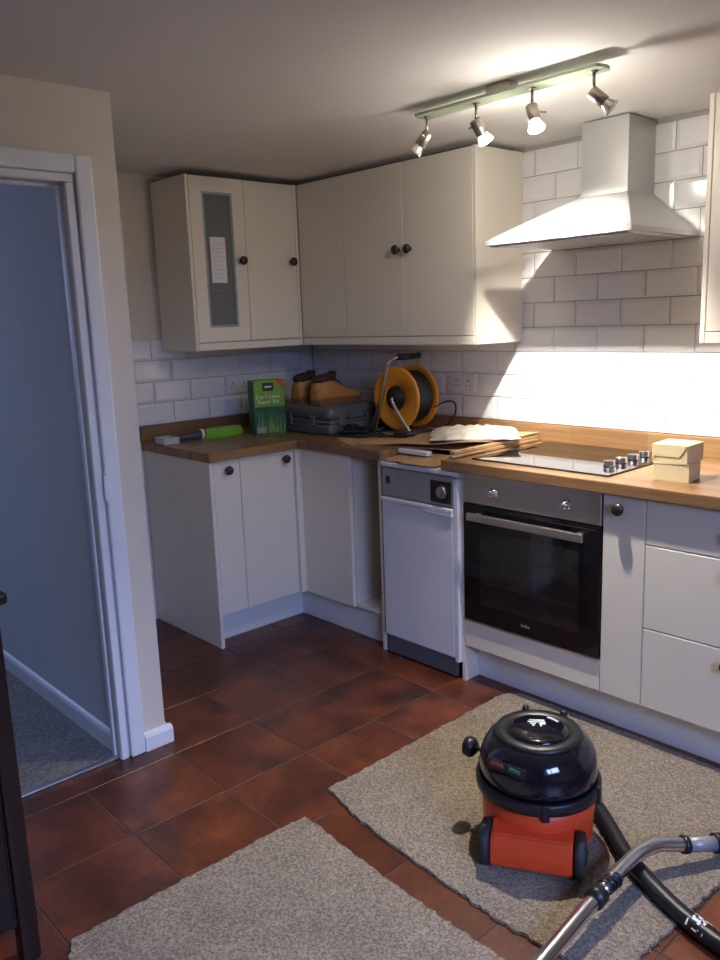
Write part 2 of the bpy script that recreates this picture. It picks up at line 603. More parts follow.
# kitchen window in the right wall
bm = bmesh.new()
for y0, y1, z0, z1 in ((-3.35, -3.29, .95, 2.05), (-1.81, -1.75, .95, 2.05), (-2.58, -2.52, .95, 2.05), (-3.35, -1.75, .95, 1.01), (-3.35, -1.75, 1.99, 2.05)):
    box(bm, 4.72, 4.78, y0, y1, z0, z1)
win = struct('window_1', bm, 'gloss', 'white framed kitchen window')
obj('window_pane', B(4.747, 4.751, -3.29, -2.58, 1.01, 1.99), 'pane', win)
obj('window_pane', B(4.747, 4.751, -2.52, -1.81, 1.01, 1.99), 'pane', win)
obj('window_sill', B(4.62, 4.74, -3.4, -1.7, .925, .95, .006), 'gloss', win)

# hall beyond the doorway
struct('floor_hall', B(-1.6, 1.112, -2.9, -1.848, -0.1, 0.004), 'hall_carpet', 'grey-brown hall carpet beyond the doorway')
struct('ceiling_hall', B(-1.6, 1.086, -2.9, -1.848, 2.25, 2.35), 'ceiling')
struct('wall_hall_side', B(-1.6, 1.086, -3.0, -2.9, -0.1, 2.35), 'hall_wall')
bm = bmesh.new()
box(bm, -1.7, -1.6, -3.0, -2.75, -0.1, 2.35)
box(bm, -1.7, -1.6, -1.95, -1.69, -0.1, 2.35)
box(bm, -1.7, -1.6, -2.75, -1.95, -0.1, 1.1)
box(bm, -1.7, -1.6, -2.75, -1.95, 2.0, 2.35)
struct('wall_hall_end', bm, 'hall_wall')
bm = bmesh.new()
for y0, y1, z0, z1 in ((-2.75, -2.69, 1.1, 2.0), (-2.01, -1.95, 1.1, 2.0), (-2.69, -2.01, 1.1, 1.16), (-2.69, -2.01, 1.94, 2.0)):
    box(bm, -1.67, -1.62, y0, y1, z0, z1)
win2 = struct('window_2', bm, 'gloss', 'white framed hall window')
obj('window_pane', B(-1.647, -1.643, -2.69, -2.01, 1.16, 1.94), 'pane', win2)
# hall skirting with a moulded top
bm = bmesh.new()
prism(bm, [(-1.848, 0.0), (-1.862, 0.0), (-1.862, 0.060), (-1.857, 0.070), (-1.848, 0.076)], -1.6, 1.085, lambda v: Vector((v.z, v.x, v.y)))
struct('baseboard_hall', bm, 'gloss', 'white skirting board along the hall wall')

# doorway joinery: lining, stop, architrave, strike plate, threshold strip
trim = struct('trim_1', B(1.1405, 1.160, -1.829, -1.776, 0.0, 1.953, 0.006, 2), 'gloss', 'white painted door frame around the hall doorway')
obj('architrave_head', B(1.1405, 1.1595, -2.655, -1.830, 1.900, 1.955, 0.006, 2), 'gloss', trim)
obj('architrave_post', B(1.1405, 1.160, -2.71, -2.656, 0.0, 1.953, 0.006, 2), 'gloss', trim)
obj('lining', B(1.085, 1.150, -1.861, -1.836, 0.0, 1.874, 0.002), 'gloss', trim)
obj('lining', B(1.085, 1.150, -2.659, -2.64, 0.0, 1.874, 0.002), 'gloss', trim)
obj('lining_head', B(1.085, 1.150, -2.659, -1.836, 1.875, 1.8985, 0.002), 'gloss', trim)
obj('door_stop', B(1.090, 1.112, -1.869, -1.8615, 0.0, 1.860, 0.002), 'gloss', trim)
obj('door_stop_head', B(1.090, 1.112, -2.639, -1.8615, 1.861, 1.8745, 0.003), 'gloss', trim)
obj('strike_plate', B(1.150, 1.1625, -1.8355, -1.815, 0.900, 0.985, 0.002), 'gloss', trim)
obj('threshold_strip', B(1.110, 1.131, -2.639, -1.862, -0.002, 0.009, 0.004, 2), 'silver_strip', trim)

# kitchen skirting round the end of the stub
bm = bmesh.new()
prism(bm, [(1.1405, 0.0), (1.160, 0.0), (1.160, 0.050), (1.154, 0.060), (1.1405, 0.064)], -1.775, -1.668, lambda v: Vector((v.x, v.z, v.y)))
base1 = struct('baseboard_stub', bm, 'gloss', 'short white skirting board at the foot of the cream wall')
bm = bmesh.new()
prism(bm, [(-1.6875, 0.0), (-1.668, 0.0), (-1.668, 0.050), (-1.674, 0.060), (-1.6875, 0.064)], 0.62, 1.140, lambda v: Vector((v.z, v.x, v.y)))
obj('return_board', bm, 'gloss', base1)

# ------------------------------------------------------------------ wall tiles (each one its own piece)
TW, TH = 0.202, 0.102
ZB = 1.3836 - 4 * TH        # bottom of the lowest tile row (top of the wooden upstand)


def bevel_tile(w_, h_):
    """Bevelled brick tile facing -y, centred on x and z, back at y=0."""
    bm = bmesh.new()
    e = min(0.013, w_ * 0.3)
    f = min(0.013, h_ * 0.3)
    a, b = w_ / 2 - 0.0016, h_ / 2 - 0.0016
    ring0 = [bm.verts.new((sx * a, 0, sz * b)) for sx, sz in ((-1, -1), (1, -1), (1, 1), (-1, 1))]
    ring1 = [bm.verts.new((sx * a, -0.0045, sz * b)) for sx, sz in ((-1, -1), (1, -1), (1, 1), (-1, 1))]
    ring2 = [bm.verts.new((sx * (a - e), -0.0075, sz * (b - f))) for sx, sz in ((-1, -1), (1, -1), (1, 1), (-1, 1))]
    for r0, r1 in ((ring0, ring1), (ring1, ring2)):
        for i in range(4):
            bm.faces.new((r0[i], r0[(i + 1) % 4], r1[(i + 1) % 4], r1[i]))
    bm.faces.new(ring2)
    bmesh.ops.recalc_face_normals(bm, faces=bm.faces)
    return bm


TILE_MESH = {}


def tile_mesh(w_, h_):
    k = (round(w_, 3), round(h_, 3))
    if k not in TILE_MESH:
        me = bpy.data.meshes.new('wall_tile')
        b = bevel_tile(w_, h_)
        b.to_mesh(me)
        b.free()
        me.materials.append(M['tile'])
        TILE_MESH[k] = me
    return TILE_MESH[k]


def tile_run(wall, u0, u1, origin, row, place, rot, zmax, par=0):
    """Lay one row of tiles between u0 and u1 along the wall, cutting the ends."""
    z0 = ZB + row * TH
    z1 = min(z0 + TH, zmax)
    if z1 - z0 < 0.015:
        return
    off = 0.5 if (row + par) % 2 else 0.0
    k = math.floor((u0 - origin) / TW - off) - 1
    while True:
        a = origin + (k + off) * TW
        b = a + TW
        k += 1
        if a >= u1 - 1e-4:
            break
        a2, b2 = max(a, u0), min(b, u1)
        if b2 - a2 < 0.008:
            continue
        shared('wall_tile', tile_mesh(b2 - a2, z1 - z0), place((a2 + b2) / 2, (z0 + z1) / 2), wall, rot)


# grout bed behind the tiles
obj('grout_bed', B(0.0, 3.45, -0.004, 0.0, ZB - 0.08, 1.3836), 'grout', wall_back)
obj('grout_bed', B(1.40, 2.42, -0.004, 0.0, 1.3836, CEIL0), 'grout', wall_back)
obj('grout_bed', B(0.0, 0.004, -1.68, 0.0, ZB - 0.08, 1.3836), 'grout', wall_left)
for row in range(4):
    tile_run(wall_back, 0.010, 3.45, 1.6008, row, lambda u, z: (u, -0.004, z), (0, 0, 0), 3, 1)
    tile_run(wall_left, -1.67, -0.010, -0.9053, row + 0, lambda u, z: (0.004, u, z), (0, 0, PI / 2), 3)
for row in range(4, 12):
    tile_run(wall_back, 1.40, 2.42, 1.6008, row, lambda u, z: (u, -0.004, z), (0, 0, 0), CEIL0 - 0.012, 1)


# ------------------------------------------------------------------ knobs
def knob(parent, p, d, r=0.0205, world=True):
    """Round mushroom knob at p pointing along d (world coordinates)."""
    bm = lathe(bmesh.new(), [(0, 0), (0.009, 0), (0.006, 0.004), (0.0055, 0.012), (r * 0.8, 0.016), (r, 0.022), (r * 0.94, 0.029), (r * 0.6, 0.034), (0, 0.0355)], 20, along(p, d))
    return obj('knob', bm, 'knob', parent)


# ================================================================== WALL CABINETS
ZC0, ZC1 = 1.360, 2.097      # door bottom / cabinet top; pelmet hangs below
DW = 0.318                   # depth of wall units including doors
PEL = 1.324


def wall_carcass(t, x0, x1, y0, y1, open_side, door_t=0.019):
    """Five-sided box with its open side towards open_side ('+x' or '-y')."""
    th = 0.018
    bm = bmesh.new()
    if open_side == '+x':
        x1 -= door_t + 0.001
        box(bm, x0, x0 + 0.008, y0 + th, y1 - th, ZC0 + th, ZC1 - th)
        box(bm, x0, x1, y0, y0 + th, ZC0, ZC1)
        box(bm, x0, x1, y1 - th, y1, ZC0, ZC1)
        box(bm, x0, x1, y0 + th, y1 - th, ZC0, ZC0 + th)
        box(bm, x0, x1, y0 + th, y1 - th, ZC1 - th, ZC1)
    else:
        y0 += door_t + 0.001
        box(bm, x0 + th, x1 - th, y1 - 0.008, y1, ZC0 + th, ZC1 - th)
        box(bm, x0, x0 + th, y0, y1, ZC0, ZC1)
        box(bm, x1 - th, x1, y0, y1, ZC0, ZC1)
        box(bm, x0 + th, x1 - th, y0, y1, ZC0, ZC0 + th)
        box(bm, x0 + th, x1 - th, y0, y1, ZC1 - th, ZC1)
    return obj('carcass', bm, 'cab', t)


# glazed unit on the left wall
t = thing('wall_cabinet', 'narrow ivory wall cabinet with a smoky glass door, nearest the doorway', 'cabinet', (0.012, -0.78, ZC0), group='ivory wall cabinets')
wall_carcass(t, 0.012, 0.3174, -0.926, -0.636, '+x')
obj('end_panel', B(0.012, 0.3174, -0.9432, -0.927, PEL, ZC1, 0.002), 'cab', t)
bm = bmesh.new()
gy0, gy1, gz0, gz1 = -0.862, -0.700, 1.428, 2.030
for a, b, c, d in ((-0.925, gy0, ZC0 + 0.002, ZC1 - 0.003), (gy1, -0.6365, ZC0 + 0.002, ZC1 - 0.003), (gy0, gy1, ZC0 + 0.002, gz0), (gy0, gy1, gz1, ZC1 - 0.003)):
    box(bm, 0.2984, 0.3174, a, b, c, d)
bmesh.ops.remove_doubles(bm, verts=bm.verts, dist=0.0001)
dr = obj('door', bm, 'cab', t)
bm = bmesh.new()
for a, b, c, d in ((gy0, gy0 + .012, gz0, gz1), (gy1 - .012, gy1, gz0, gz1), (gy0 + .012, gy1 - .012, gz0, gz0 + .012), (gy0 + .012, gy1 - .012, gz1 - .012, gz1)):
    box(bm, 0.303, 0.3155, a, b, c, d)
obj('glazing_bead', bm, 'frame_blue', dr)
obj('glass_pane', B(0.306, 0.310, gy0 + .011, gy1 - .011, gz0 + .011, gz1 - .011), 'frosted', dr)
knob(dr, (0.3174, -0.668, 1.731), (1, 0, 0))
obj('shelf', B(0.022, 0.285, -0.907, -0.655, 1.592, 1.610, 0.001), 'cab', t)
# paper note stuck to the pane
bm = B(0.3102, 0.3110, -0.829, -0.747, 1.630, 1.834)
nt_ = tag(obj('paper_note', bm, 'paper'), 'white printed paper note stuck on the glass cabinet door', 'paper')
bm = bmesh.new()
for k in range(9):
    box(bm, 0.3110, 0.3113, -0.818, -0.765 + 0.008 * (k % 3), 1.65 + k * 0.019, 1.653 + k * 0.019)
obj('printed_lines', bm, 'faint_print', nt_, world=False)

# plain unit on the left wall, with the corner post
t = thing('wall_cabinet', 'narrow ivory wall cabinet with plain door and one knob, beside the glass door', 'cabinet', (0.012, -0.48, ZC0), group='ivory wall cabinets')
wall_carcass(t, 0.012, 0.3174, -0.634, -0.338, '+x')
dr = obj('door', B(0.2984, 0.3174, -0.6335, -0.339, ZC0 + .002, ZC1 - .003, 0.002), 'cab', t)
knob(dr, (0.3174, -0.371, 1.731), (1, 0, 0))
obj('corner_post', B(0.290, 0.3174, -0.337, -0.319, ZC0, ZC1, 0.002), 'cab', t)

# blank corner filler and the two-door unit on the back wall
t = thing('wall_cabinet', 'ivory corner wall cabinet with a blank front and no knob', 'cabinet', (0.5, -0.012, ZC0), group='ivory wall cabinets')
obj('carcass', B(0.012, 0.648, -0.298, -0.012, ZC0, ZC1), 'cab', t)
obj('blank_panel', B(0.3184, 0.648, -DW, -0.299, ZC0 + .002, ZC1 - .003, 0.002), 'cab', t)
t = thing('wall_cabinet', 'wide ivory wall cabinet with two doors and a pair of knobs, left of the hood', 'cabinet', (1.04, -0.012, ZC0), group='ivory wall cabinets')
wall_carcass(t, 0.650, 1.426, -DW, -0.012, '-y')
dr = obj('door', B(0.6505, 1.0365, -DW, -0.299, ZC0 + .002, ZC1 - .003, 0.002), 'cab', t)
knob(dr, (1.008, -DW, 1.733), (0, -1, 0))
dr = obj('door', B(1.0395, 1.4255, -DW, -0.299, ZC0 + .002, ZC1 - .003, 0.002), 'cab', t)
knob(dr, (1.078, -DW, 1.733), (0, -1, 0))
obj('end_panel', B(1.427, 1.4424, -DW, -0.012, PEL, ZC1, 0.002), 'cab', t)
tag(obj('cabinet_pelmet', B(0.296, 0.3174, -0.926, -0.320, PEL, ZC0 - 0.001, 0.002), 'cab'), 'ivory light pelmet under the glass-door and plain wall cabinets', 'pelmet', 'cabinet pelmets')
tag(obj('cabinet_pelmet', B(0.319, 1.426, -DW, -0.297, PEL, ZC0 - 0.001, 0.002), 'cab'), 'long ivory light pelmet under the blank and two-door wall cabinets', 'pelmet', 'cabinet pelmets')

# right-hand wall unit
t = thing('wall_cabinet', 'ivory wall cabinet at the right edge, right of the extractor hood', 'cabinet', (2.67, -0.012, ZC0), group='ivory wall cabinets')
wall_carcass(t, 2.385, 2.965, -DW, -0.012, '-y')
obj('end_panel', B(2.367, 2.384, -DW, -0.012, PEL + .004, ZC1 - .01, 0.002), 'cab', t)
dr = obj('door', B(2.386, 2.965, -DW, -0.299, ZC0 + .006, ZC1 - .012, 0.002), 'cab', t)
knob(dr, (2.93, -DW, 1.731), (0, -1, 0))
obj('pelmet', B(2.385, 2.965, -DW, -0.297, PEL + .004, ZC0 + .004, 0.002), 'cab', t)

# ================================================================== BASE CABINETS
ZW0, ZW1 = 0.859, 0.899      # worktop underside and top
FX = 0.583                   # front plane of the left run
FY = -0.5947                 # front plane of the back run
PZ = 0.150


def base_carcass(t, x0, x1, y0, y1, open_side, mat='cab'):
    th = 0.018
    bm = bmesh.new()
    if open_side == '+x':
        box(bm, x0, x0 + .008, y0 + th, y1 - th, PZ + th, ZW0)
        box(bm, x0, x1, y0, y0 + th, PZ, ZW0)
        box(bm, x0, x1, y1 - th, y1, PZ, ZW0)
        box(bm, x0, x1, y0 + th, y1 - th, PZ, PZ + th)
    else:
        box(bm, x0 + th, x1 - th, y1 - .008, y1, PZ + th, ZW0)
        box(bm, x0, x0 + th, y0, y1, PZ, ZW0)
        box(bm, x1 - th, x1, y0, y1, PZ, ZW0)
        box(bm, x0 + th, x1 - th, y0, y1, PZ, PZ + th)
    return obj('carcass', bm, mat, t)


t = thing('base_cabinet', 'slim ivory base cabinet with a plain end panel facing the doorway', 'cabinet', (0.3, -1.0, 0.0), group='ivory base cabinets')
base_carcass(t, 0.05, FX - .02, -1.068, -0.931, '+x')
obj('end_panel', B(0.006, FX + .002, -1.0877, -1.069, 0.0, ZW0 - .001, 0.002), 'cab', t)
dr = obj('door', B(FX - .019, FX, -1.0675, -0.9305, PZ + .002, ZW0 - .004, 0.002), 'cab', t)
knob(dr, (FX, -0.999, 0.812), (1, 0, 0))
t = thing('base_cabinet', 'ivory base cabinet with one door and corner post, under the green box', 'cabinet', (0.3, -0.78, 0.0), group='ivory base cabinets')
base_carcass(t, 0.05, FX - .02, -0.929, -0.624, '+x')
dr = obj('door', B(FX - .019, FX, -0.9275, -0.6265, PZ + .002, ZW0 - .004, 0.002), 'cab', t)
knob(dr, (FX, -0.681, 0.818), (1, 0, 0))
obj('corner_post', B(FX - .03, FX + .017, -0.6245, -0.577, PZ + .002, ZW0 - .002, 0.002), 'cab', t)

t = thing('base_cabinet', 'open ivory corner base cabinet with blank panel and a doorless opening', 'cabinet', (0.9, -0.3, 0.0), group='ivory base cabinets')
bm = bmesh.new()
box(bm, 0.05, 1.122, -0.030, -0.012, PZ, ZW0)
box(bm, 0.05, 0.068, -0.560, -0.031, PZ, ZW0)
box(bm, 0.925, 0.941, -0.574, -0.031, PZ + .018, ZW0)
box(bm, 0.069, 1.122, -0.574, -0.031, PZ, PZ + .018)
obj('carcass', bm, 'carcass', t)
obj('blank_panel', B(0.6005, 0.938, FY, FY + .019, PZ + .002, ZW0 - .002, 0.002), 'cab', t)
obj('side_panel', B(1.123, 1.140, FY, -0.014, 0.0, ZW0 - .002, 0.002), 'cab', t)

# oven housing
t = thing('oven_housing', 'ivory oven housing with a plain panel below the built-in oven', 'cabinet', (1.9, -0.3, 0.0), group='ivory base cabinets')
bm = bmesh.new()
box(bm, 1.580, 1.5965, FY + .003, -0.014, 0.0, ZW0)
obj('side_panel', bm, 'cab', t)
obj('side_panel', B(2.179, 2.196, FY + .021, -0.014, PZ, ZW0), 'cab', t)
obj('oven_shelf', B(1.598, 2.178, FY + .022, -0.014, 0.236, 0.252), 'cab', t)
obj('filler_panel', B(1.5985, 2.1955, FY, FY + .019, PZ + .003, 0.2655, 0.002), 'cab', t)

t = thing('base_cabinet', 'narrow ivory pull-out base cabinet with one knob, right of the oven', 'cabinet', (2.27, -0.3, 0.0), group='ivory base cabinets')
base_carcass(t, 2.198, 2.350, FY + .02, -0.014, '-y')
dr = obj('door', B(2.1985, 2.3485, FY, FY + .019, PZ + .002, ZW0 - .004, 0.002), 'cab', t)
knob(dr, (2.262, FY, 0.812), (0, -1, 0), 0.0215)

t = thing('drawer_cabinet', 'ivory three-drawer base cabinet at the right edge, under the card boxes', 'cabinet', (2.6, -0.3, 0.0), group='ivory base cabinets')
base_carcass(t, 2.351, 2.878, FY + .02, -0.014, '-y')
for z0, z1 in ((PZ + .002, 0.4235), (0.4265, 0.7045), (0.7075, ZW0 - .004)):
    dr = obj('drawer_front', B(2.3515, 2.8765, FY, FY + .019, z0, z1, 0.002), 'cab', t)
    knob(dr, (2.634, FY, z0 + (z1 - z0) * 0.83 if z1 - z0 > .2 else (z0 + z1) / 2), (0, -1, 0))
t = thing('base_cabinet', 'ivory base cabinet beyond the three-drawer unit at the right end', 'cabinet', (3.15, -0.3, 0.0), group='ivory base cabinets')
base_carcass(t, 2.880, 3.40, FY + .02, -0.014, '-y')
dr = obj('door', B(2.8805, 3.3995, FY, FY + .019, PZ + .002, ZW0 - .004, 0.002), 'cab', t)
knob(dr, (2.93, FY, 0.812), (0, -1, 0))

# plinths
tag(obj('plinth', B(0.474, 0.491, -1.067, -0.540, 0.0005, PZ - .001, 0.001), 'plinth'), 'pale plinth board under the two doors left of the corner', 'plinth', 'plinth boards')
tag(obj('plinth', B(0.474, 1.121, -0.538, -0.521, 0.0005, PZ - .001, 0.001), 'plinth'), 'pale plinth board under the blank panel and open cabinet', 'plinth', 'plinth boards')
tag(obj('plinth', B(1.598, 3.40, -0.512, -0.495, 0.0005, PZ - .001, 0.001), 'plinth'), 'long pale plinth board under the oven and drawers', 'plinth', 'plinth boards')

# worktops and wooden upstands
tag(obj('worktop', B(0.012, 0.612, -1.100, -0.6225, ZW0, ZW1, 0.003, 2), 'wood_y'), 'brown oak worktop return holding the green tool and box', 'worktop', 'oak worktops')
tag(obj('worktop', B(0.012, 1.165, -0.6215, -0.008, ZW0, ZW1, 0.003, 2), 'wood_x'), 'brown oak worktop in the corner under the boots and cable reel', 'worktop', 'oak worktops')
tag(obj('worktop', B(1.505, 3.42, -0.6215, -0.008, ZW0, ZW1, 0.003, 2), 'wood_x'), 'honey oak worktop around the hob, lit by the spotlights', 'worktop', 'oak worktops')
tag(obj('upstand', B(0.0045, 0.022, -1.100, -0.023, ZW1 + .0005, 0.9735, 0.002), 'wood_y'), 'low oak upstand along the left tiled wall', 'upstand', 'oak upstands')
tag(obj('upstand', B(0.0045, 3.42, -0.022, -0.0045, ZW1 + .0005, 0.9735, 0.002), 'wood_x'), 'long oak upstand behind the hob and cable reel', 'upstand', 'oak upstands')

# ================================================================== APPLIANCES
# built-in oven
OF = -0.602
t = thing('built_in_oven', 'black glass built-in oven with steel control panel and bar handle', 'oven', (1.897, -0.3, 0.254))
obj('body', B(1.606, 2.170, FY + .025, -0.06, 0.256, 0.852), 'dark_grey', t)
cp = obj('control_panel', B(1.6005, 2.1945, OF, FY + .024, 0.742, 0.8565, 0.002), 'steel', t)
for x in (1.750, 2.062):
    bm = lathe(bmesh.new(), [(0, 0), (0.019, 0), (0.019, 0.004), (0.0145, 0.006), (0.0135, 0.022), (0.012, 0.025), (0, 0.025)], 24, along((x, OF, 0.797), (0, -1, 0)))
    box(bm, x - 0.003, x + 0.003, OF - 0.030, OF - 0.02, 0.784, 0.810, 0.001)
    obj('control_knob', bm, 'chrome', cp)
for x in (1.750, 2.062):
    bm = bmesh.new()
    for k in range(7):
        a = math.radians(-30 + k * 40)
        box(bm, x + 0.027 * math.sin(a) - .0012, x + 0.027 * math.sin(a) + .0012, OF - 0.0004, OF, 0.797 + 0.027 * math.cos(a) - .0012, 0.797 + 0.027 * math.cos(a) + .0012)
    obj('dial_marks', bm, 'grey_print', cp)
dr = obj('door', B(1.6005, 2.1945, OF, FY + .024, 0.272, 0.738, 0.002), 'oven_glass', t)
obj('trim_strip', B(1.6005, 2.1945, OF - .001, FY + .02, 0.2665, 0.2715), 'steel', dr)
obj('window', B(1.680, 2.115, OF - .0006, OF + .001, 0.345, 0.640), 'oven_window', dr)
bm = bmesh.new()
for z in (0.435, 0.443):
    box(bm, 1.685, 2.110, OF - .0012, OF - .0007, z, z + .002)
box(bm, 1.760, 2.04, OF - .0012, OF - .0007, 0.560, 0.562)
obj('rack_bars', bm, 'rack', dr)
bm = B(1.650, 2.150, OF - .045, OF - .030, 0.684, 0.714, 0.004, 2)
box(bm, 1.67, 1.69, OF - .031, OF, 0.690, 0.708)
box(bm, 2.11, 2.13, OF - .031, OF, 0.690, 0.708)
obj('bar_handle', bm, 'steel', dr)
text('lettering', 'beko', 0.020, Matrix.Translation(Vector((1.893, OF - .0008, 0.312)) - t.location) @ Matrix.Rotation(PI / 2, 4, 'X'), 'grey_print', dr)

# ceramic hob
t = thing('ceramic_hob', 'black glass ceramic hob with four silver knobs at its right edge', 'hob', (1.895, -0.3, ZW1))
obj('glass_top', B(1.604, 2.186, -0.548, -0.046, ZW1 + .0005, ZW1 + .006, 0.002), 'black_glass', t)
bm = bmesh.new()
for a in ((1.602, 1.604, -0.550, -0.044), (2.186, 2.188, -0.550, -0.044)):
    box(bm, a[0], a[1], a[2], a[3], ZW1 + .0005, ZW1 + .0065)
for a in ((1.604, 2.186, -0.550, -0.548), (1.604, 2.186, -0.046, -0.044)):
    box(bm, a[0], a[1], a[2], a[3], ZW1 + .0005, ZW1 + .0065)
obj('steel_rim', bm, 'black', t)
for y in (-0.398, -0.316, -0.234, -0.152):
    bm = lathe(bmesh.new(), [(0, 0), (0.021, 0), (0.021, 0.003), (0.020, 0.004), (0.020, 0.019), (0.018, 0.021), (0, 0.021)], 24, Matrix.Translation((2.100, y, ZW1 + .006)))
    obj('control_knob', bm, 'chrome', t)

# slimline dishwasher
t = thing('dishwasher', 'slim white freestanding dishwasher with grey control panel, left of the oven', 'dishwasher', (1.37, -0.3, 0.0))
DX0, DX1, DY = 1.156, 1.578, -0.585
obj('body', B(DX0, DX1, DY, -0.03, 0.075, 0.835, 0.003), 'appliance', t)
obj('side_trim', B(DX1 - .022, DX1, DY - .024, DY - .0005, 0.075, 0.823, 0.002), 'appliance', t)
obj('lid', B(DX0 - .002, DX1 - .004, DY - .026, -0.03, 0.8355, 0.856, 0.005, 2), 'appliance', t)
cp = obj('control_panel', B(DX0 + .004, DX1 - .024, DY - .022, DY - .0005, 0.712, 0.832, 0.003), 'panel_grey', t)
obj('dial_plate', B(1.437, 1.545, DY - .024, DY - .0215, 0.722, 0.810, 0.001), 'black', cp)
bm = lathe(bmesh.new(), [(0, 0), (0.027, 0), (0.025, 0.012), (0.022, 0.016), (0, 0.016)], 28, along((1.502, DY - .024, 0.768), (0, -1, 0)))
box(bm, 1.499, 1.505, DY - .044, DY - .038, 0.747, 0.789, 0.001)
obj('dial', bm, 'nickel', cp)
obj('emblem', B(1.185, 1.207, DY - .0232, DY - .0218, 0.765, 0.796), 'slot', cp)
dr = obj('door', B(DX0 + .002, DX1 - .024, DY - .024, DY - .0005, 0.090, 0.706, 0.004, 2), 'appliance', t)
bm = B(DX0 + .002, DX1 - .022, DY - .034, DY - .024, 0.690, 0.706, 0.003)
box(bm, 1.40, DX1 - .022, DY - .033, DY - .024, 0.672, 0.690, 0.003)
obj('door_grip', bm, 'appliance', dr)
obj('kickplate', B(DX0 + .006, DX1 - .026, DY - .012, DY + .004, 0.008, 0.087), 'kick_grey', t)
for x in (DX0 + .02, DX1 - .012):
    for y in (DY + .02, -0.07):
        obj('foot', cyl(bmesh.new(), (x, y, 0.0), (x, y, 0.076), 0.012, 0.009, 12), 'black', t)

# chimney hood
t = thing('cooker_hood', 'pale chimney extractor hood above the hob', 'cooker hood', (1.9, -0.012, 1.69))
HX0, HX1, HY, HZ = 1.602, 2.200, -0.468, 1.690
bm = bmesh.new()
box(bm, HX0, HX1, HY, -0.0125, HZ + .003, HZ + 0.022, 0.002)
obj('lip', bm, 'hoodpaint', t)
bm = bmesh.new()
lo = [(HX0 + .003, HY + .003), (HX1 - .003, HY + .003), (HX1 - .003, -0.0125), (HX0 + .003, -0.0125)]
hi = [(1.838, -0.205), (2.033, -0.205), (2.033, -0.0125), (1.838, -0.0125)]
a = [bm.verts.new((x, y, HZ + .022)) for x, y in lo]
b = [bm.verts.new((x, y, HZ + .165)) for x, y in hi]
for i in range(4):
    bm.faces.new((a[i], a[(i + 1) % 4], b[(i + 1) % 4], b[i]))
bm.faces.new(b)
bm.faces.new(list(reversed(a)))
es = [e for e in bm.edges if len(e.link_faces) == 2]
bmesh.ops.bevel(bm, geom=es, offset=0.002, segments=1, affect='EDGES')
obj('canopy', bm, 'hoodpaint', t)
obj('chimney', B(1.841, 2.030, -0.200, -0.0125, HZ + .160, CEIL0 - .002, 0.0015), 'hoodpaint', t)
bm = B(HX0 + .03, HX1 - .03, HY + .06, -0.04, HZ - .001, HZ + .003)
obj('filter', bm, 'steel', t)
obj('control_strip', B(HX0 + .02, HX1 - .02, HY + .012, HY + .05, HZ - .002, HZ + .003), 'hoodpaint', t)

# ================================================================== SPOTLIGHT BAR
t = thing('spotlight_bar', 'ceiling bar of four spotlights on pale green glass', 'ceiling light', (1.95, -0.812, 2.128))
BZ = 2.095
# glass bar with rounded ends
pol = []
for cx, a0 in ((2.292, -90), (1.622, 90)):
    for k in range(9):
        a = math.radians(a0 + k * 22.5)
        pol.append((cx + 0.014 * math.cos(a), -0.812 + 0.037 * math.sin(a)))
bm = prism(bmesh.new(), pol, BZ, BZ + 0.009)
obj('glass_bar', bm, 'bar_glass', t)
obj('ceiling_bracket', B(1.905, 1.995, -0.835, -0.789, BZ + .0095, ceil_z(-0.812) + .004, 0.002), 'nickel', t)
heads = [(1.640, (-0.55, -0.30, -0.70), 'bulb_off'), (1.850, (0.16, 0.55, -0.80), 'bulb_lit'),
         (2.062, (0.34, -0.14, -0.88), 'bulb_lit'), (2.268, (0.62, 0.36, -0.62), 'bulb_off')]
lit = []
for x, d, mt in heads:
    d = Vector(d).normalized()
    bm = bmesh.new()
    cyl(bm, (x, -0.812, BZ - .004), (x, -0.812, BZ), 0.011)
    cyl(bm, (x, -0.812, BZ - .052), (x, -0.812, BZ - .003), 0.0045)
    st = obj('stem', bm, 'nickel', t)
    piv = Vector((x, -0.812, BZ - .058))
    hb = piv - d * 0.012
    bm = lathe(bmesh.new(), [(0, 0), (0.014, 0.0), (0.0185, 0.004), (0.0185, 0.050), (0.017, 0.052), (0, 0.052)], 20, along(hb, d))
    hd = obj('lamp_holder', bm, 'nickel', t)
    side = d.cross(Vector((0, 0, 1))).normalized()
    bm = cyl(bmesh.new(), hb + d * .02, hb + d * .02 - side * 0.045, 0.003)
    obj('lever', bm, 'nickel', hd)
    bp = hb + d * 0.050
    bm = lathe(bmesh.new(), [(0.0145, 0), (0.016, 0.004), (0.0245, 0.024), (0.025, 0.028)], 24, along(bp, d))
    obj('reflector', bm, 'bulb_off' if mt == 'bulb_off' else 'bulb_lit_soft', hd)
    bm = lathe(bmesh.new(), [(0.0245, 0.027), (0.020, 0.030), (0.010, 0.032), (0, 0.0325)], 24, along(bp, d))
    obj('lamp_lens', bm, mt, hd)
    if mt == 'bulb_lit':
        lit.append((bp + d * 0.045, d))


def spot(name, p, d, power, cone, blend, col=(1.0, 0.94, 0.84)):
    L = bpy.data.lights.new(name, 'SPOT')
    L.energy, L.color, L.spot_size, L.spot_blend, L.shadow_soft_size = power, col, math.radians(cone), blend, 0.018
    o = bpy.data.objects.new(name, L)
    COL.objects.link(o)
    o.location = p
    o.rotation_euler = Vector(d).to_track_quat('-Z', 'Y').to_euler()
    return o


def glow(name, p, power, col=(1.0, 0.94, 0.84)):
    L = bpy.data.lights.new(name, 'POINT')
    L.energy, L.color, L.shadow_soft_size = power, col, 0.025
    o = bpy.data.objects.new(name, L)
    COL.objects.link(o)
    o.location = p
    return o


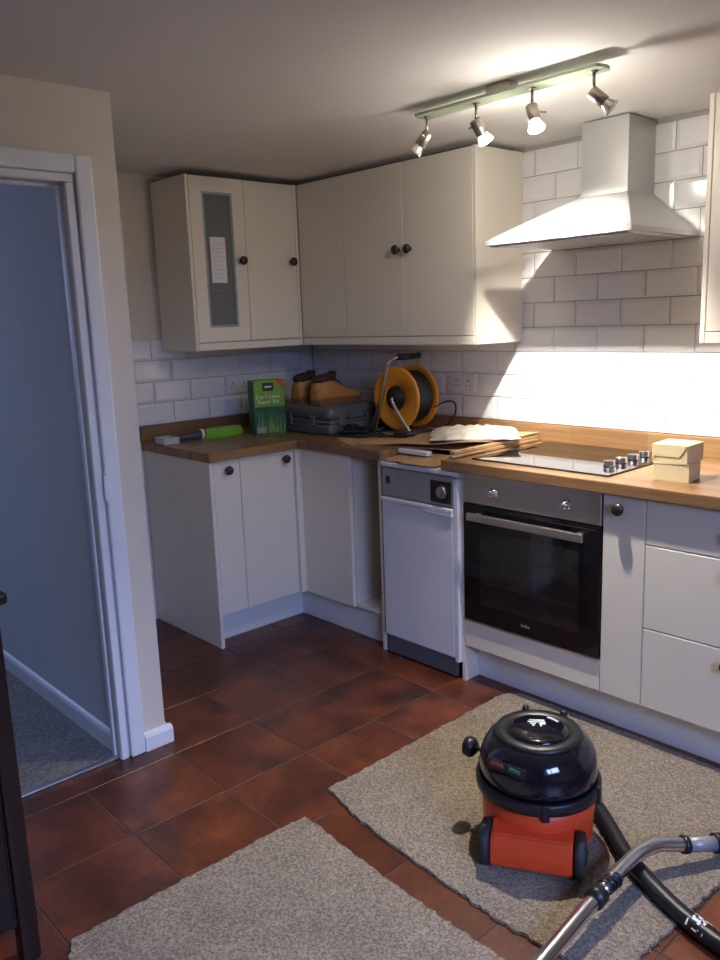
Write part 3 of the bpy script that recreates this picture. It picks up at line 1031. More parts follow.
spot('spot_beam_hob', lit[0][0], (0.06, 0.74, -0.80), 225, 78, 0.8)
spot('spot_beam_floor', lit[1][0], (0.26, -0.20, -0.90), 130, 108, 0.9)
glow('spot_spill_hob', lit[0][0], 3.5)
glow('spot_spill_floor', lit[1][0], 7.5)


# ================================================================== SOCKETS
def socket(label, origin, rot):
    t = thing('double_socket', label, 'socket', origin, rot, 'white double sockets')
    obj('plate', B(-0.073, 0.073, -0.009, 0.0, -0.043, 0.043, 0.003, 2), 'socket', t, world=False)
    for sx in (-0.036, 0.036):
        bm = bmesh.new()
        box(bm, sx - .0025, sx + .0025, -0.0096, -0.0088, 0.004, 0.014)
        box(bm, sx - .0145, sx - .0085, -0.0096, -0.0088, -0.016, -0.011)
        box(bm, sx + .0085, sx + .0145, -0.0096, -0.0088, -0.016, -0.011)
        obj('pin_holes', bm, 'slot', t, world=False)
        obj('switch', B(sx - .006 + (.02 if sx > 0 else -.02), sx + .006 + (.02 if sx > 0 else -.02), -0.0125, -0.009, 0.012, 0.03, 0.001), 'socket', t, world=False)
    return t


socket('white double socket on the back wall beside the cable reel', (1.108, -0.0118, 1.137), 0)
socket('white double socket on the left wall behind the green box', (0.0118, -0.525, 1.130), PI / 2)

# ================================================================== THINGS ON THE WORKTOP
# two buff card boxes
def card_box(label, loc, rot, w_, d_, h_, flap):
    t = thing('card_box', label, 'box', loc, rot, 'small card boxes')
    obj('body', B(-w_ / 2, w_ / 2, -d_ / 2, d_ / 2, 0, h_ - .0012, 0.0012), 'box', t, world=False)
    lid = obj('lid', B(-w_ / 2 - .0008, w_ / 2 + .0008, -d_ / 2 - .0012, d_ / 2, h_ - .0012, h_, 0.0004), 'box', t, world=False)
    if flap:
        # tuck flap with slanted sides on the front face
        bm = bmesh.new()
        pts = [(-w_ / 2, h_), (w_ / 2, h_), (w_ / 2 - h_ * .42, h_ * .36), (-w_ / 2 + h_ * .1, h_ * .36)]
        prism(bm, pts, -d_ / 2 - .0016, -d_ / 2 - .0001, lambda v: Vector((v.x, v.z, v.y)))
        obj('tuck_flap', bm, 'box', t, world=False)
        for pa, pb in (((w_ / 2 - .002, h_ * .97), (w_ / 2 - h_ * .42, h_ * .36)), ((-w_ / 2 + .001, h_ * .1), (-w_ / 2 + h_ * .3, h_ * .55))):
            obj('fold_line', tube(bmesh.new(), [(pa[0], -d_ / 2 - .0018, pa[1]), (pb[0], -d_ / 2 - .0018, pb[1])], .0008, 6), 'box_line', t, world=False)
    else:
        obj('side_flap', B(w_ / 2, w_ / 2 + .0014, -d_ / 2 + .004, d_ / 2 - .004, .004, h_ - .003), 'box', t, world=False)
        obj('seam', B(w_ / 2 + .0001, w_ / 2 + .0018, -d_ / 2 + .001, -d_ / 2 + .0035, .002, h_ - .003), 'box_line', t, world=False)
    return t


card_box('buff card box on the worktop, lower of the two stacked boxes', (2.372, -0.448, ZW1), math.radians(6), 0.116, 0.100, 0.058, False)
card_box('buff card box with tuck flap, upper of the two stacked boxes', (2.368, -0.436, ZW1 + .0585), math.radians(3), 0.116, 0.125, 0.060, True)

# flattened cardboard carton over the dishwasher gap
t = thing('cardboard_carton', 'flattened brown cardboard carton lying over the dishwasher, under the white bag', 'cardboard', (1.25, -0.3, ZW1))


def sheet(outline, zf, th, name, mat, par, sub=3):
    """Thin board: outline polygon (x, y) filled and given height zf(x, y)."""
    bm = bmesh.new()
    vs = [bm.verts.new((x, y, 0)) for x, y in outline]
    bm.faces.new(vs)
    bmesh.ops.triangulate(bm, faces=bm.faces)
    for _ in range(sub):
        bmesh.ops.subdivide_edges(bm, edges=[e for e in bm.edges if e.calc_length() > 0.05], cuts=1, use_grid_fill=False)
        bmesh.ops.triangulate(bm, faces=bm.faces)
    top = {v: Vector((v.co.x, v.co.y, zf(v.co.x, v.co.y))) for v in bm.verts}
    r = bmesh.ops.extrude_face_region(bm, geom=list(bm.faces))
    for v in r['geom']:
        if isinstance(v, bmesh.types.BMVert):
            v.co.z = zf(v.co.x, v.co.y) - th
    for v, p in top.items():
        v.co = p
    return obj(name, bm, mat, par)


def ragged(pts, amp, step=0.02, seed=1):
    rnd = random.Random(seed)
    out = []
    for i in range(len(pts)):
        a, b = Vector(pts[i]), Vector(pts[(i + 1) % len(pts)])
        n = max(1, int((b - a).length / step))
        nr = Vector((-(b - a).y, (b - a).x)).normalized()
        for k in range(n):
            p = a.lerp(b, k / n) + nr * (rnd.uniform(-amp, amp) if k else 0)
            out.append((p.x, p.y))
    return out


sheet([(0.74, -0.50), (0.96, -0.597), (1.10, -0.540), (1.28, -0.470), (1.46, -0.420), (1.545, -0.40), (1.545, -0.035), (0.76, -0.035)],
      lambda x, y: ZW1 + 0.0062, 0.005, 'base_sheet', 'cardboard', t, 2)
sheet([(0.98, -0.585), (1.10, -0.545), (1.25, -0.500), (1.37, -0.460), (1.46, -0.42), (1.520, -0.34), (1.545, -0.20), (1.548, -0.035), (1.06, -0.035), (1.0, -0.3)],
      lambda x, y: ZW1 + 0.014 + 0.026 * max(0, min(1, (x - 1.02) / 0.45)) ** 1.2 + 0.003 * math.sin(x * 21 + y * 9), 0.004, 'top_flap', 'cardboard', t, 3)
bm = B(1.526, 1.549, -0.600, -0.035, ZW1 + .0065, ZW1 + .016, 0.001)
obj('folded_edge', bm, 'cardboard', t)
bm = B(1.521, 1.545, -0.585, -0.035, ZW1 + .0185, ZW1 + .030, 0.001)
obj('folded_edge', bm, 'cardboard', t)
sheet([(1.172, -0.50), (1.175, -0.600), (1.20, -0.611), (1.245, -0.604), (1.285, -0.626), (1.315, -0.632), (1.36, -0.620), (1.430, -0.619), (1.462, -0.600), (1.452, -0.52), (1.40, -0.43), (1.2, -0.44)],
      lambda x, y: 0.866 + 0.012 * max(0, (y + 0.6) / 0.15) + 0.002 * math.sin(x * 30), 0.004, 'loose_flap', 'cardboard', t, 3)
tag(obj('packing_strip', B(1.172, 1.34, -0.520, -0.488, 0.8805, 0.8985, 0.002), 'foam'), 'white packing strip poking out under the cardboard above the dishwasher', 'packing')

# white plastic bag
bm = bmesh.new()
bmesh.ops.create_grid(bm, x_segments=44, y_segments=30, size=1)
rnd = random.Random(3)
for v in bm.verts:
    u, w_ = v.co.x, v.co.y
    q = max(abs(u), abs(w_))
    e = max(0.0, 1 - (abs(u) ** 4 + abs(w_) ** 4) ** 0.8)
    nz = noise.noise(Vector((u * 3.1, w_ * 3.7, 2.0))) * 0.5 + noise.noise(Vector((u * 7, w_ * 7.5, 5.0))) * 0.26
    edge = 0.012 * noise.noise(Vector((u * 4, w_ * 4, 9)))
    v.co = Vector((u * 0.185 + edge, w_ * 0.150 + edge, (0.026 + 0.026 * nz) * e ** 0.4 + 0.003))
    v.co.z += 0.0022 * math.sin(26 * u + 8 * w_ + 5 * nz) * e
r = bmesh.ops.extrude_face_region(bm, geom=list(bm.faces))
for g in r['geom']:
    if isinstance(g, bmesh.types.BMVert):
        g.co.z = 0.0
for f in bm.faces:
    f.smooth = True
bmesh.ops.transform(bm, matrix=Matrix.Translation((1.372, -0.255, ZW1 + .042)) @ Matrix.Rotation(math.radians(40), 4, 'Z'), verts=bm.verts)
tag(obj('plastic_bag', bm, 'plastic_bag'), 'crumpled white plastic bag lying on the cardboard', 'bag')

# cable reel
t = thing('cable_reel', 'yellow extension cable reel on a tubular steel stand', 'cable reel', (0.90, -0.17, ZW1 + .007))
RC = Vector((0.895, 0, 1.075))
RF, RB = -0.235, -0.105


def disc(y, r, th, hole=0.0, n=48):
    bm = bmesh.new()
    lathe(bm, [(hole, 0), (r - .006, 0), (r, 0.003), (r, th), (r - .006, th + .004), (r - .02, th), (hole, th), (hole, 0)], n, along((RC.x, y, RC.z), (0, -1, 0)))
    return bm


f_ = obj('flange', disc(RF, 0.147, 0.010, 0.02), 'yellow', t)
bm = lathe(bmesh.new(), [(0, 0), (0.058, 0), (0.056, 0.006), (0.030, 0.010), (0.028, 0.022), (0, 0.022)], 32, along((RC.x, RF - .010, RC.z), (0, -1, 0)))
obj('hub_cap', bm, 'black', f_)
obj('flange', disc(RB, 0.147, 0.010, 0.02), 'yellow', t)
bm = bmesh.new()
pts = []
for k in range(15 * 24):
    a = 2 * PI * k / 24
    pts.append((RC.x + 0.118 * math.cos(a), RB - 0.018 - 0.0069 * k / 24, RC.z + 0.118 * math.sin(a)))
tube(bm, pts, 0.0042, 6)
cw = obj('wound_cable', bm, 'cable', t)
bm = lathe(bmesh.new(), [(0, 0), (0.117, 0), (0.117, 0.118), (0, 0.118)], 36, along((RC.x, RB - .0115, RC.z), (0, -1, 0)))
obj('drum', bm, 'black', cw)
bz = ZW1 + .007
yf, yb = RF - .034, RB + .030
bm = bmesh.new()
tube(bm, spline([(0.772, yf, bz + .012), (0.815, yf, 1.03), (0.845, yf, 1.13), (0.864, yf, 1.205), (0.878, yf + .005, 1.243), (0.900, yf + .03, 1.262), (0.905, yf + .06, 1.264)], 6), 0.0075, 12)
obj('stand_tube', bm, 'chrome', t)
bm = bmesh.new()
tube(bm, spline([(RC.x, RF - .018, RC.z), (RC.x, RF - .034, RC.z - .004), (0.905, yf, 1.045), (0.985, yf, bz + .045), (1.010, yf, bz + .012)], 6), 0.009, 12)
obj('stand_tube', bm, 'chrome', t)
bm = bmesh.new()
tube(bm, spline([(0.785, yb, bz + .012), (0.83, yb, 1.06), (0.868, yb, 1.2), (0.895, yb, 1.262), (0.905, yb - .03, 1.264)], 6), 0.0075, 12)
tube(bm, [(0.785, yb, bz + .010), (1.01, yb, bz + .010)], 0.0075, 10)
obj('stand_tube', bm, 'chrome', t)
bm = bmesh.new()
tube(bm, [(0.903, yf + .035, 1.2635), (0.905, yb - .018, 1.2645)], 0.0145, 14)
obj('hand_grip', bm, 'black', t)
for x in (0.772, 1.015):
    obj('stand_foot', tube(bmesh.new(), [(x, yf - .02, bz + .010), (x, yb + .012, bz + .010)], 0.010, 10), 'black', t)
bm = lathe(bmesh.new(), [(0, 0), (0.012, 0), (0.012, 0.16), (0, 0.16)], 16, along((RC.x, RB + .012, RC.z), (0, -1, 0)))
obj('axle', bm, 'black', t)
bm = bmesh.new()
tube(bm, spline([(1.03, RB - .02, 1.03), (1.05, -0.07, 1.05), (1.085, -0.05, 1.045), (1.095, -0.055, 1.0), (1.07, -0.07, 0.95), (1.02, -0.09, bz + .008)], 8), 0.0042, 8)
obj('loose_cable', bm, 'cable', t)
bm = bmesh.new()
tube(bm, spline([(0.80, -0.27, bz + .14), (0.795, -0.30, bz + .06), (0.77, -0.33, bz + .006), (0.71, -0.40, bz + .006), (0.70, -0.46, bz + .006), (0.84, -0.44, bz + .006), (0.86, -0.38, bz + .010), (0.72, -0.34, bz + .016),
                 (0.705, -0.30, bz + .012), (0.74, -0.40, bz + .014), (0.88, -0.40, bz + .016), (0.83, -0.34, bz + .022), (0.70, -0.33, bz + .024), (0.71, -0.44, bz + .012), (0.80, -0.42, bz + .022), (0.93, -0.36, bz + .008), (0.76, -0.31, bz + .03), (0.705, -0.36, bz + .02), (0.72, -0.45, bz + .02), (0.86, -0.41, bz + .03), (0.78, -0.36, bz + .035), (0.70, -0.40, bz + .03), (0.90, -0.37, bz + .012), (1.0, -0.34, bz + .008)], 8), 0.006, 8)
obj('loose_cable', bm, 'cable', t)
bm = B(0.985, 1.075, -0.365, -0.300, bz + .0005, bz + .034, 0.010, 2)
obj('cable_socket', bm, 'black', t)
bm = B(0.70, 0.755, -0.40, -0.355, bz + .02, bz + .05, 0.008, 2)
obj('plug', bm, 'black', t)

# case under the boots
CX0, CX1, CY0, CY1, CT = 0.285, 0.655, -0.452, -0.120, 1.040
t = thing('tool_case', 'dark grey plastic tool case standing in the corner under the tan boots', 'case', (0.45, -0.29, ZW1))
obj('lower_shell', B(CX0, CX1, CY0, CY1, ZW1, 0.962, 0.022, 3), 'case', t)
lidp = obj('upper_shell', B(CX0, CX1, CY0, CY1, 0.965, CT, 0.032, 4), 'case', t)
obj('seam_band', B(CX0 + .006, CX1 + .003, CY0 - .003, CY1, 0.957, 0.971, 0.003), 'case_light', t)
for x in (0.35, 0.53):
    obj('latch', B(x - .02, x + .02, CY0 - .010, CY0 + .002, 0.940, 0.992, 0.003), 'case', t)
for y in (-0.38, -0.20):
    obj('latch', B(CX1 - .002, CX1 + .010, y - .02, y + .02, 0.940, 0.992, 0.003), 'case', t)
obj('carry_handle', B(CX1 - .002, CX1 + .016, -0.335, -0.245, 0.975, 0.995, 0.004), 'case_light', t)
bm = bmesh.new()
for k in range(5):
    box(bm, CX0 + .05, CX1 - .05, CY0 - .002, CY0 + .003, 0.908 + k * .008, 0.911 + k * .008)
obj('front_ribs', bm, 'case', t)


# boots
def boot(label, loc, rot, mirror=1):
    """Low tan work boot, toe along local +y, heel at the origin end."""
    t = thing('work_boot', label, 'boot', loc, rot, 'tan work boots')
    t.scale = (1.22, 1.02, 1.22)
    # sections: y, half width at sole, half width at top, height at centre
    secs = [(-0.008, 0.016, 0.012, 0.060), (0.000, 0.030, 0.022, 0.088), (0.03, 0.037, 0.030, 0.100), (0.075, 0.037, 0.031, 0.102),
            (0.115, 0.037, 0.028, 0.094), (0.150, 0.040, 0.026, 0.078), (0.185, 0.045, 0.030, 0.063), (0.220, 0.046, 0.034, 0.056), (0.250, 0.041, 0.030, 0.050), (0.268, 0.028, 0.020, 0.040), (0.276, 0.012, 0.008, 0.026)]

    def loft(secs, z0):
        bm = bmesh.new()
        rings = []
        for y, wb, wt, h in secs:
            ring = []
            prof = [(wb * 0.97, z0), (wb, z0 + (h - z0) * .25), (wb * .55 + wt * .45, z0 + (h - z0) * .6), (wt, z0 + (h - z0) * .86), (wt * .55, h), (-wt * .55, h), (-wt, z0 + (h - z0) * .86), (-(wb * .55 + wt * .45), z0 + (h - z0) * .6), (-wb, z0 + (h - z0) * .25), (-wb * .97, z0)]
            for x, z in prof:
                ring.append(bm.verts.new((x * mirror, y, z)))
            rings.append(ring)
        for a, b in zip(rings, rings[1:]):
            for k in range(len(a)):
                f = bm.faces.new((a[k], a[(k + 1) % len(a)], b[(k + 1) % len(b)], b[k]))
                f.smooth = True
        bm.faces.new(rings[0])
        bm.faces.new(rings[-1])
        return bm
    obj('upper', loft(secs, 0.018), 'tan', t, world=False)
    out = [(w_ + .003, y) for y, w_, _, _ in secs] + [(-w_ - .003, y) for y, w_, _, _ in reversed(secs)]
    obj('sole', prism(bmesh.new(), out, 0.0, 0.021), 'sole', t, world=False)
    # padded collar and tongue: darker, standing above the upper
    bm = bmesh.new()
    ring_pts = []
    for k in range(25):
        a = 2 * PI * k / 24
        ring_pts.append((0.029 * math.cos(a), 0.062 + 0.060 * math.sin(a), 0.103 + 0.008 * math.sin(a) + 0.003 * abs(math.cos(a))))
    tube(bm, ring_pts, 0.0105, 10, caps=False)
    obj('collar', bm, 'boot_collar', t, world=False)
    bm = B(-0.027, 0.027, 0.010, 0.108, 0.085, 0.106, 0.008, 2)
    obj('collar_padding', bm, 'boot_collar', t, world=False)
    bm = bmesh.new()
    prism(bm, [(0.095, 0.098), (0.115, 0.130), (0.123, 0.126), (0.120, 0.098), (0.165, 0.074), (0.160, 0.066), (0.10, 0.088)], -0.019, 0.019, lambda v: Vector((v.z, v.x, v.y)))
    obj('tongue', bm, 'boot_collar', t, world=False)
    bm = bmesh.new()
    for k in range(4):
        yy = 0.118 + k * 0.016
        zz = 0.103 - k * 0.0085
        tube(bm, [(-0.026, yy, zz - .012), (0, yy + .003, zz + .001), (0.026, yy, zz - .012)], 0.0028, 6)
    obj('laces', bm, 'boot_collar', t, world=False)
    return t


boot('tan work boot with dark collar, left of the pair on the tool case', (0.372, -0.418, CT), math.radians(12), 1)
boot('tan work boot with dark collar, right of the pair on the tool case', (0.520, -0.425, CT), math.radians(2), -1)

# green lawn repair box
t = thing('seed_box', 'green and dark green lawn repair kit box standing beside the tool case', 'box', (0.307, -0.560, ZW1), math.radians(74))
W2, D2, H2 = 0.0790, 0.043, 0.268
obj('carton', B(-W2, W2, -D2, D2, 0, H2, 0.002), 'green', t, world=False)
obj('grass_picture', B(-W2 + .001, W2 - .001, -D2 - .0012, -D2 + .001, 0.004, H2 * .52), 'dkgreen', t, world=False)
obj('side_print', B(-W2 - .0012, -W2 + .001, -D2 + .002, D2 - .002, 0.004, H2 - .006), 'dkgreen', t, world=False)
bl = bmesh.new()
for k in range(26):
    x = random.uniform(-W2 + .008, W2 - .008)
    h = random.uniform(.04, .105)
    vs = [bl.verts.new((x - .003, -D2 - .0015, .012)), bl.verts.new((x + .003, -D2 - .0015, .012)), bl.verts.new((x + random.uniform(-.012, .012), -D2 - .0015, .012 + h))]
    bl.faces.new(vs)
obj('grass_blades', bl, 'green', t, world=False)
obj('label_band', B(-0.034, 0.022, -D2 - .0016, -D2 + .001, H2 - .052, H2 - .012), 'navy', t, world=False)
obj('label_word', B(-0.024, 0.012, -D2 - .0022, -D2 - .001, H2 - .036, H2 - .028), 'white_print', t, world=False)
bm = bmesh.new()
prism(bm, [(W2 - .048, H2 - .001), (W2 - .001, H2 - .001), (W2 - .001, H2 - .050)], -D2 - .0015, -D2 + .001, lambda v: Vector((v.x, v.z, v.y)))
obj('corner_flash', bm, 'orange', t, world=False)
for s, z in (('2 in 1 Lawn', .188), ('Repair Kit', .163)):
    text('lettering', s, 0.027, Matrix.Translation((-0.008, -D2 - .0012, z)) @ Matrix.Rotation(PI / 2, 4, 'X'), 'white_print', t)
obj('small_print', B(-W2 + .006, -W2 + .05, -D2 - .0018, -D2 - .001, 0.012, 0.040), 'grey_print', t, world=False)

# green handled tool with dark grip and clear head
t = thing('garden_tool', 'bright green and black hand tool with a clear grey head lying by the upstand', 'tool', (0.18, -0.85, ZW1))
tool = Matrix.Translation((0.165, -1.045, ZW1)) @ Matrix.Rotation(math.radians(86), 4, 'Z')


def tpart(name, bm, mat, par=None):
    bmesh.ops.transform(bm, matrix=tool, verts=bm.verts)
    return obj(name, bm, mat, par or t)


bm = bmesh.new()
for a in ((-.040, .040, -.050, -.042), (-.040, .040, .042, .050), (-.040, -.032, -.042, .042), (.032, .040, -.042, .042)):
    box(bm, a[0], a[1], a[2], a[3], 0.001, 0.032, 0.002)
hd = tpart('head_frame', bm, 'tool_clear')
tpart('head_insert', B(-.031, .031, -.041, .041, 0.001, 0.018, 0.002), 'dark_grey', hd)
bm = bmesh.new()
tube(bm, spline([(0.041, 0, .018), (0.08, 0.0, .020), (0.13, 0.0, .022), (0.175, 0, .024)], 5), lambda u: 0.013 + 0.008 * u, 14)
tpart('grip', bm, 'dark_grey')
bm = bmesh.new()
lathe(bm, [(0.016, 0), (0.024, 0), (0.024, 0.010), (0.016, 0.010), (0.016, 0)], 18, along((0.176, 0, .025), (1, 0, 0)))
tpart('collar', bm, 'white_print')
bm = bmesh.new()
prism(bm, [(0.187, -.024), (0.30, -.036), (0.385, -.038), (0.40, -.028), (0.40, .028), (0.385, .038), (0.30, .036), (0.187, .024)], 0.0005, 0.046)
bmesh.ops.bevel(bm, geom=list(bm.edges), offset=0.010, segments=2, affect='EDGES')
tpart('handle', bm, 'tool_green')

# ================================================================== ON THE FLOOR
CZ = 0.009


def carpet_piece(label, corners, seed):
    out = ragged(corners, 0.0045, 0.012, seed)
    bm = prism(bmesh.new(), out, 0.0004, CZ)
    t = tag(obj('carpet_offcut', bm, 'carpet'), label, 'carpet', 'carpet offcuts')
    # frayed fibres standing out round the cut edge
    rnd = random.Random(seed + 50)
    fb = bmesh.new()
    n = len(out)
    for i in range(n):
        a, b = Vector(out[i]), Vector(out[(i + 1) % n])
        nr = Vector(((b - a).y, -(b - a).x)).normalized()
        for k in range(2):
            p = a.lerp(b, rnd.random())
            q = p + nr * rnd.uniform(.002, .009) + (b - a) * rnd.uniform(-.4, .4)
            s = (b - a).normalized() * .0016
            z = rnd.uniform(.003, CZ)
            vs = [fb.verts.new((p.x - s.x, p.y - s.y, z)), fb.verts.new((p.x + s.x, p.y + s.y, z)), fb.verts.new((q.x, q.y, max(.001, z - .003)))]
            fb.faces.new(vs)
    obj('frayed_edge', fb, 'carpet', t, world=False, kind='stuff')
    return t


carpet_piece('beige-grey carpet offcut under the red vacuum cleaner', [(1.793, -1.490), (1.985, -1.532), (2.25, -1.556), (2.52, -1.572), (2.70, -1.560), (2.815, -1.545), (2.818, -1.44), (2.838, -1.08), (2.83, -0.80), (2.82, -0.560), (2.35, -0.545), (1.83, -0.548), (1.785, -0.60)], 11)
carpet_piece('beige-grey carpet offcut in the foreground, nearest the doorway', [(1.855, -1.633), (1.845, -2.00), (1.842, -2.345), (1.92, -2.385), (2.40, -2.40), (2.84, -2.41), (2.85, -1.69), (2.605, -1.663), (2.25, -1.660)], 23)

# vacuum cleaner
VR = math.radians(30)
t = thing('vacuum_cleaner', 'red and black tub vacuum cleaner standing on the carpet offcut', 'vacuum cleaner', (2.400, -1.240, CZ), VR)


def vp(name, bm, mat, par=None):
    return obj(name, bm, mat, par or t, world=False)


bm = lathe(bmesh.new(), [(0, 0.018), (0.125, 0.018), (0.142, 0.024), (0.148, 0.040), (0.152, 0.120), (0.155, 0.170), (0.140, 0.174), (0, 0.174)], 56)
tub = vp('tub', bm, 'red')
# rear axle housing: rounded wedge between the wheels
bm = bmesh.new()
prism(bm, [(-0.09, 0.020), (-0.182, 0.020), (-0.193, 0.034), (-0.196, 0.070), (-0.190, 0.096), (-0.174, 0.110), (-0.12, 0.118), (-0.09, 0.118)], -0.104, 0.104, lambda v: Vector((v.z, v.x, v.y)))
bmesh.ops.bevel(bm, geom=list(bm.edges), offset=0.004, segments=2, affect='EDGES')
vp('axle_housing', bm, 'red', tub)
for s in (-1, 1):
    bm = lathe(bmesh.new(), [(0, -.0145), (0.030, -.0145), (0.050, -.0145), (0.058, -.010), (0.060, 0), (0.058, .010), (0.050, .0145), (0.030, .0145), (0, .0145)], 36, along((s * 0.121, -0.138, 0.060), (1, 0, 0)))
    wh = vp('wheel', bm, 'rubber')
    bm = lathe(bmesh.new(), [(0, 0), (0.026, 0), (0.024, 0.003), (0.006, 0.005), (0, 0.005)], 24, along((s * (0.121 + .0145), -0.138, 0.060), (s, 0, 0)))
    vp('hub_cap', bm, 'black', wh)
for s in (-1, 1):
    bm = lathe(bmesh.new(), [(0, -.009), (0.016, -.009), (0.019, 0), (0.016, .009), (0, .009)], 18, along((s * 0.085, 0.105, 0.019), (1, 0, 0)))
    vp('castor', bm, 'rubber')
bm = lathe(bmesh.new(), [(0.140, 0.168), (0.160, 0.166), (0.1675, 0.169), (0.169, 0.180), (0.169, 0.196), (0.166, 0.200), (0.158, 0.200), (0.140, 0.196), (0.140, 0.168)], 56)
rim = vp('rim', bm, 'black')
for a in (-78, -15, 165, 78):
    ca, sa = math.cos(math.radians(a)), math.sin(math.radians(a))
    bm = B(-0.010, 0.010, -0.008, 0.008, 0.156, 0.204, 0.003)
    bmesh.ops.transform(bm, matrix=Matrix.Translation((0.166 * ca, 0.166 * sa, 0)) @ Matrix.Rotation(math.radians(a + 90), 4, 'Z'), verts=bm.verts)
    vp('clip', bm, 'black', rim)
bm = lathe(bmesh.new(), [(0.140, 0.196), (0.155, 0.199), (0.1575, 0.215), (0.158, 0.238), (0.155, 0.262), (0.147, 0.284), (0.134, 0.303), (0.120, 0.314), (0.106, 0.319), (0, 0.319)], 64)
dome = vp('dome', bm, 'black_gloss')
bm = lathe(bmesh.new(), [(0.082, 0.316), (0.116, 0.311), (0.119, 0.318), (0.114, 0.326), (0.096, 0.329), (0.088, 0.327), (0.082, 0.323)], 56)
lid = vp('top_ring', bm, 'black')
bm = lathe(bmesh.new(), [(0, 0.334), (0.03, 0.3338), (0.070, 0.332), (0.081, 0.328), (0.083, 0.319), (0, 0.319)], 56)
cap = vp('top_cap', bm, 'black_gloss')
# white emblem on the cap: three slanted bars in a curved outline, and a short arc of print
bm = bmesh.new()
for k, (x0, x1, y0, y1) in enumerate(((-0.022, 0.020, 0.014, 0.020), (-0.026, 0.008, 0.004, 0.010), (-0.020, -0.004, -0.006, 0.000), (0.004, 0.022, -0.006, 0.009), (-0.014, -0.008, -0.016, 0.018), (0.006, 0.012, -0.018, -0.004))):
    box(bm, x0, x1, y0, y1, 0.3339, 0.3348)
bmesh.ops.transform(bm, matrix=Matrix.Translation((-0.004, 0.018, 0)) @ Matrix.Rotation(math.radians(8), 4, 'Z'), verts=bm.verts)
vp('emblem', bm, 'white_print', cap)
bm = bmesh.new()
for k in range(8):
    a = math.radians(42 + k * 4.0)
    p0 = Matrix.Translation((0.064 * math.cos(a), 0.064 * math.sin(a), 0)) @ Matrix.Rotation(a, 4, 'Z')
    bb = B(-0.0035, 0.0035, -0.0024, 0.0024, 0.3315, 0.3335)
    bmesh.ops.transform(bb, matrix=p0, verts=bb.verts)
    me = bpy.data.meshes.new('tmp')
    bb.to_mesh(me)
    bm.from_mesh(me)
    bb.free()
    bpy.data.meshes.remove(me)
vp('arc_print', bm, 'white_print', cap)
for a in (112, 60):
    ca, sa = math.cos(math.radians(a)), math.sin(math.radians(a))
    bm = lathe(bmesh.new(), [(0.009, 0.300), (0.010, 0.328), (0.008, 0.335), (0, 0.336)], 16, Matrix.Translation((0.121 * ca, 0.121 * sa, 0)))
    vp('handle_pivot', bm, 'black', dome)
# switch panel with red and green rockers on the dome's near left
sw = Matrix.Rotation(math.radians(-116), 4, 'Z')


def rot_part(name, bm, mat, mtx, par):
    bmesh.ops.transform(bm, matrix=mtx, verts=bm.verts)
    return vp(name, bm, mat, par)


tilt = sw @ Matrix.Translation((0.147, 0, 0.274)) @ Matrix.Rotation(math.radians(-30), 4, 'Y')
pn = rot_part('switch_panel', B(-0.006, 0.006, -0.062, 0.050, -0.013, 0.013, 0.004, 2), 'black', tilt, dome)
rot_part('switch', B(0.003, 0.0075, -0.052, -0.012, -0.006, 0.006, 0.002), 'red_light', tilt, pn)
rot_part('switch', B(0.003, 0.0075, 0.004, 0.040, -0.006, 0.006, 0.002), 'green_light', tilt, pn)
# winder knob on a stalk at the left
kd = Vector((-0.97, 0.24, 0)).normalized()
bm = bmesh.new()
k0 = Vector((0, 0, 0.222)) + kd * 0.150
cyl(bm, k0, k0 + kd * 0.045, 0.007)
lathe(bm, [(0, 0), (0.014, 0.0), (0.027, 0.010), (0.030, 0.022), (0.025, 0.036), (0.012, 0.042), (0, 0.042)], 24, along(k0 + kd * 0.030, kd))
vp('winder_knob', bm, 'black', dome)
# hose: leaves the front inlet, curls round the right side and runs off across the floor
Rinv = Matrix.Rotation(-VR, 4, 'Z') @ Matrix.Translation((-2.400, 1.240, -CZ))
hz = 0.034
path = [(2.30, -1.065, 0.100), (2.280, -1.02, 0.085), (2.305, -0.988, 0.055), (2.37, -0.990, 0.036), (2.45, -1.030, hz), (2.535, -1.095, hz), (2.62, -1.165, hz), (2.72, -1.225, hz), (2.83, -1.270, 0.027),
        (2.94, -1.300, 0.026), (3.06, -1.310, 0.026), (3.16, -1.250, 0.026), (3.19, -1.130, 0.026), (3.13, -1.000, 0.028), (3.02, -0.930, 0.034), (2.925, -0.912, 0.042)]
pp = spline(path, 26)
bm = bmesh.new()
tube(bm, pp, 0.0205, 14, rib=0.0028)
bmesh.ops.transform(bm, matrix=Rinv, verts=bm.verts)
hose = vp('hose', bm, 'black')
bm = bmesh.new()
seg = spline([(2.862, -1.280, .0265), (2.885, -1.2865, .0265), (2.908, -1.2925, .0265)], 14)
tube(bm, seg, 0.0243, 36)
bmesh.ops.delete(bm, geom=[f for f in bm.faces if f.calc_center_median().z < 0.032 or noise.noise(Vector((f.calc_center_median().x * 90, f.calc_center_median().y * 160, f.calc_center_median().z * 60))) < 0.02], context='FACES')
bmesh.ops.transform(bm, matrix=Rinv, verts=bm.verts)
vp('worn_label', bm, 'white_print', hose)
bm = bmesh.new()
cyl(bm, Rinv @ Vector((2.325, -1.112, 0.100)), Rinv @ Vector((2.297, -1.058, 0.100)), 0.030, 0.026)
vp('hose_inlet', bm, 'black', tub)

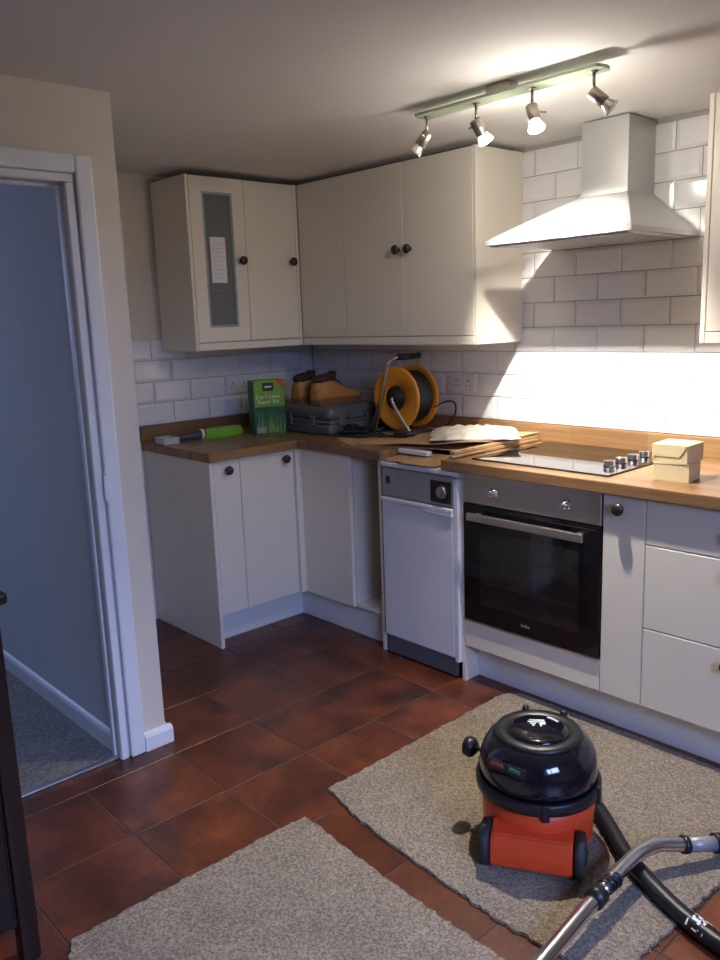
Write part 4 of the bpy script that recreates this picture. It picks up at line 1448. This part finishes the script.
# steel wand with bent handle, lying across the hose
t = thing('vacuum_wand', 'bent chrome vacuum tube with black collars lying across the hose', 'vacuum tube', (2.70, -1.5, CZ))
WR = 0.0185
wp = [(2.731, -2.02, 0.030), (2.705, -1.643, 0.058), (2.691, -1.442, 0.070), (2.684, -1.36, 0.074)]
bm = bmesh.new()
tube(bm, [Vector(p) for p in wp[:3]] + [Vector((2.6885, -1.405, 0.072))], WR, 20)
obj('lower_tube', bm, 'tube_steel', t)
bm = bmesh.new()
tube(bm, [(2.690, -1.425, 0.071), (2.6878, -1.392, 0.0728)], WR + .006, 20)
obj('collar', bm, 'black', t)
bm = bmesh.new()
tube(bm, [(2.6878, -1.392, 0.0728), (2.684, -1.340, 0.0757)], WR - .002, 20)
obj('neck', bm, 'tube_steel', t)
bm = bmesh.new()
for k in range(4):
    y = -1.372 + k * 0.013
    tube(bm, [(2.6864 - (y + 1.372) * -.07, y, 0.0740), (2.686, y + .009, 0.0745)], WR + .002, 18)
obj('ribbed_sleeve', bm, 'black', t)
bm = bmesh.new()
bend = spline([(2.6845, -1.340, 0.0757), (2.682, -1.28, 0.078), (2.683, -1.205, 0.0795), (2.698, -1.140, 0.079), (2.718, -1.104, 0.073), (2.742, -1.068, 0.066)], 8)
tube(bm, bend, WR, 20)
obj('bent_tube', bm, 'tube_steel', t)
bm = bmesh.new()
tube(bm, [(2.737, -1.076, 0.067), (2.745, -1.0635, 0.065)], WR + .005, 20)
obj('collar', bm, 'black', t)
bm = bmesh.new()
tube(bm, [(2.742, -1.068, 0.066), (2.790, -0.990, 0.054)], WR + .001, 20)
obj('grey_cuff', bm, 'panel_grey', t)
bm = bmesh.new()
tube(bm, spline([(2.786, -0.996, 0.055), (2.83, -0.938, 0.048), (2.922, -0.912, 0.043)], 6), WR + .008, 20)
obj('hose_end', bm, 'black', t)
bm = B(2.60, 2.87, -2.09, -2.0, CZ + .0005, CZ + .04, 0.012, 2)
obj('floor_head', bm, 'black', t)

# ================================================================== DARK SIDEBOARD at the left edge
t = thing('sideboard', 'dark stained wooden sideboard at the left edge of the picture', 'sideboard', (1.62, -2.85, 0))
SX1, SY1 = 1.835, -2.41
obj('body', B(1.42, SX1 - .012, -3.30, SY1 - .012, 0.10, 0.872), 'dark_wood', t)
obj('top', B(1.40, SX1 + .022, -3.33, SY1 + .014, 0.873, 0.900, 0.008, 2), 'dark_wood', t)
for x, y in ((1.43, SY1 - .022), (SX1 - .024, SY1 - .022), (1.43, -3.29), (SX1 - .024, -3.29)):
    obj('corner_post', B(x - .022, x + .022, y - .022, y + .022, 0.0, 0.872, 0.008, 3), 'dark_wood', t)
for a, b in ((-2.86, -2.46), (-3.25, -2.87)):
    dr = obj('door', B(SX1 - .012, SX1 - .002, a, b, 0.12, 0.86, 0.003), 'dark_wood', t)
    knob(dr, (SX1 - .002, -2.82 if b > -2.6 else -2.91, 0.6), (1, 0, 0))
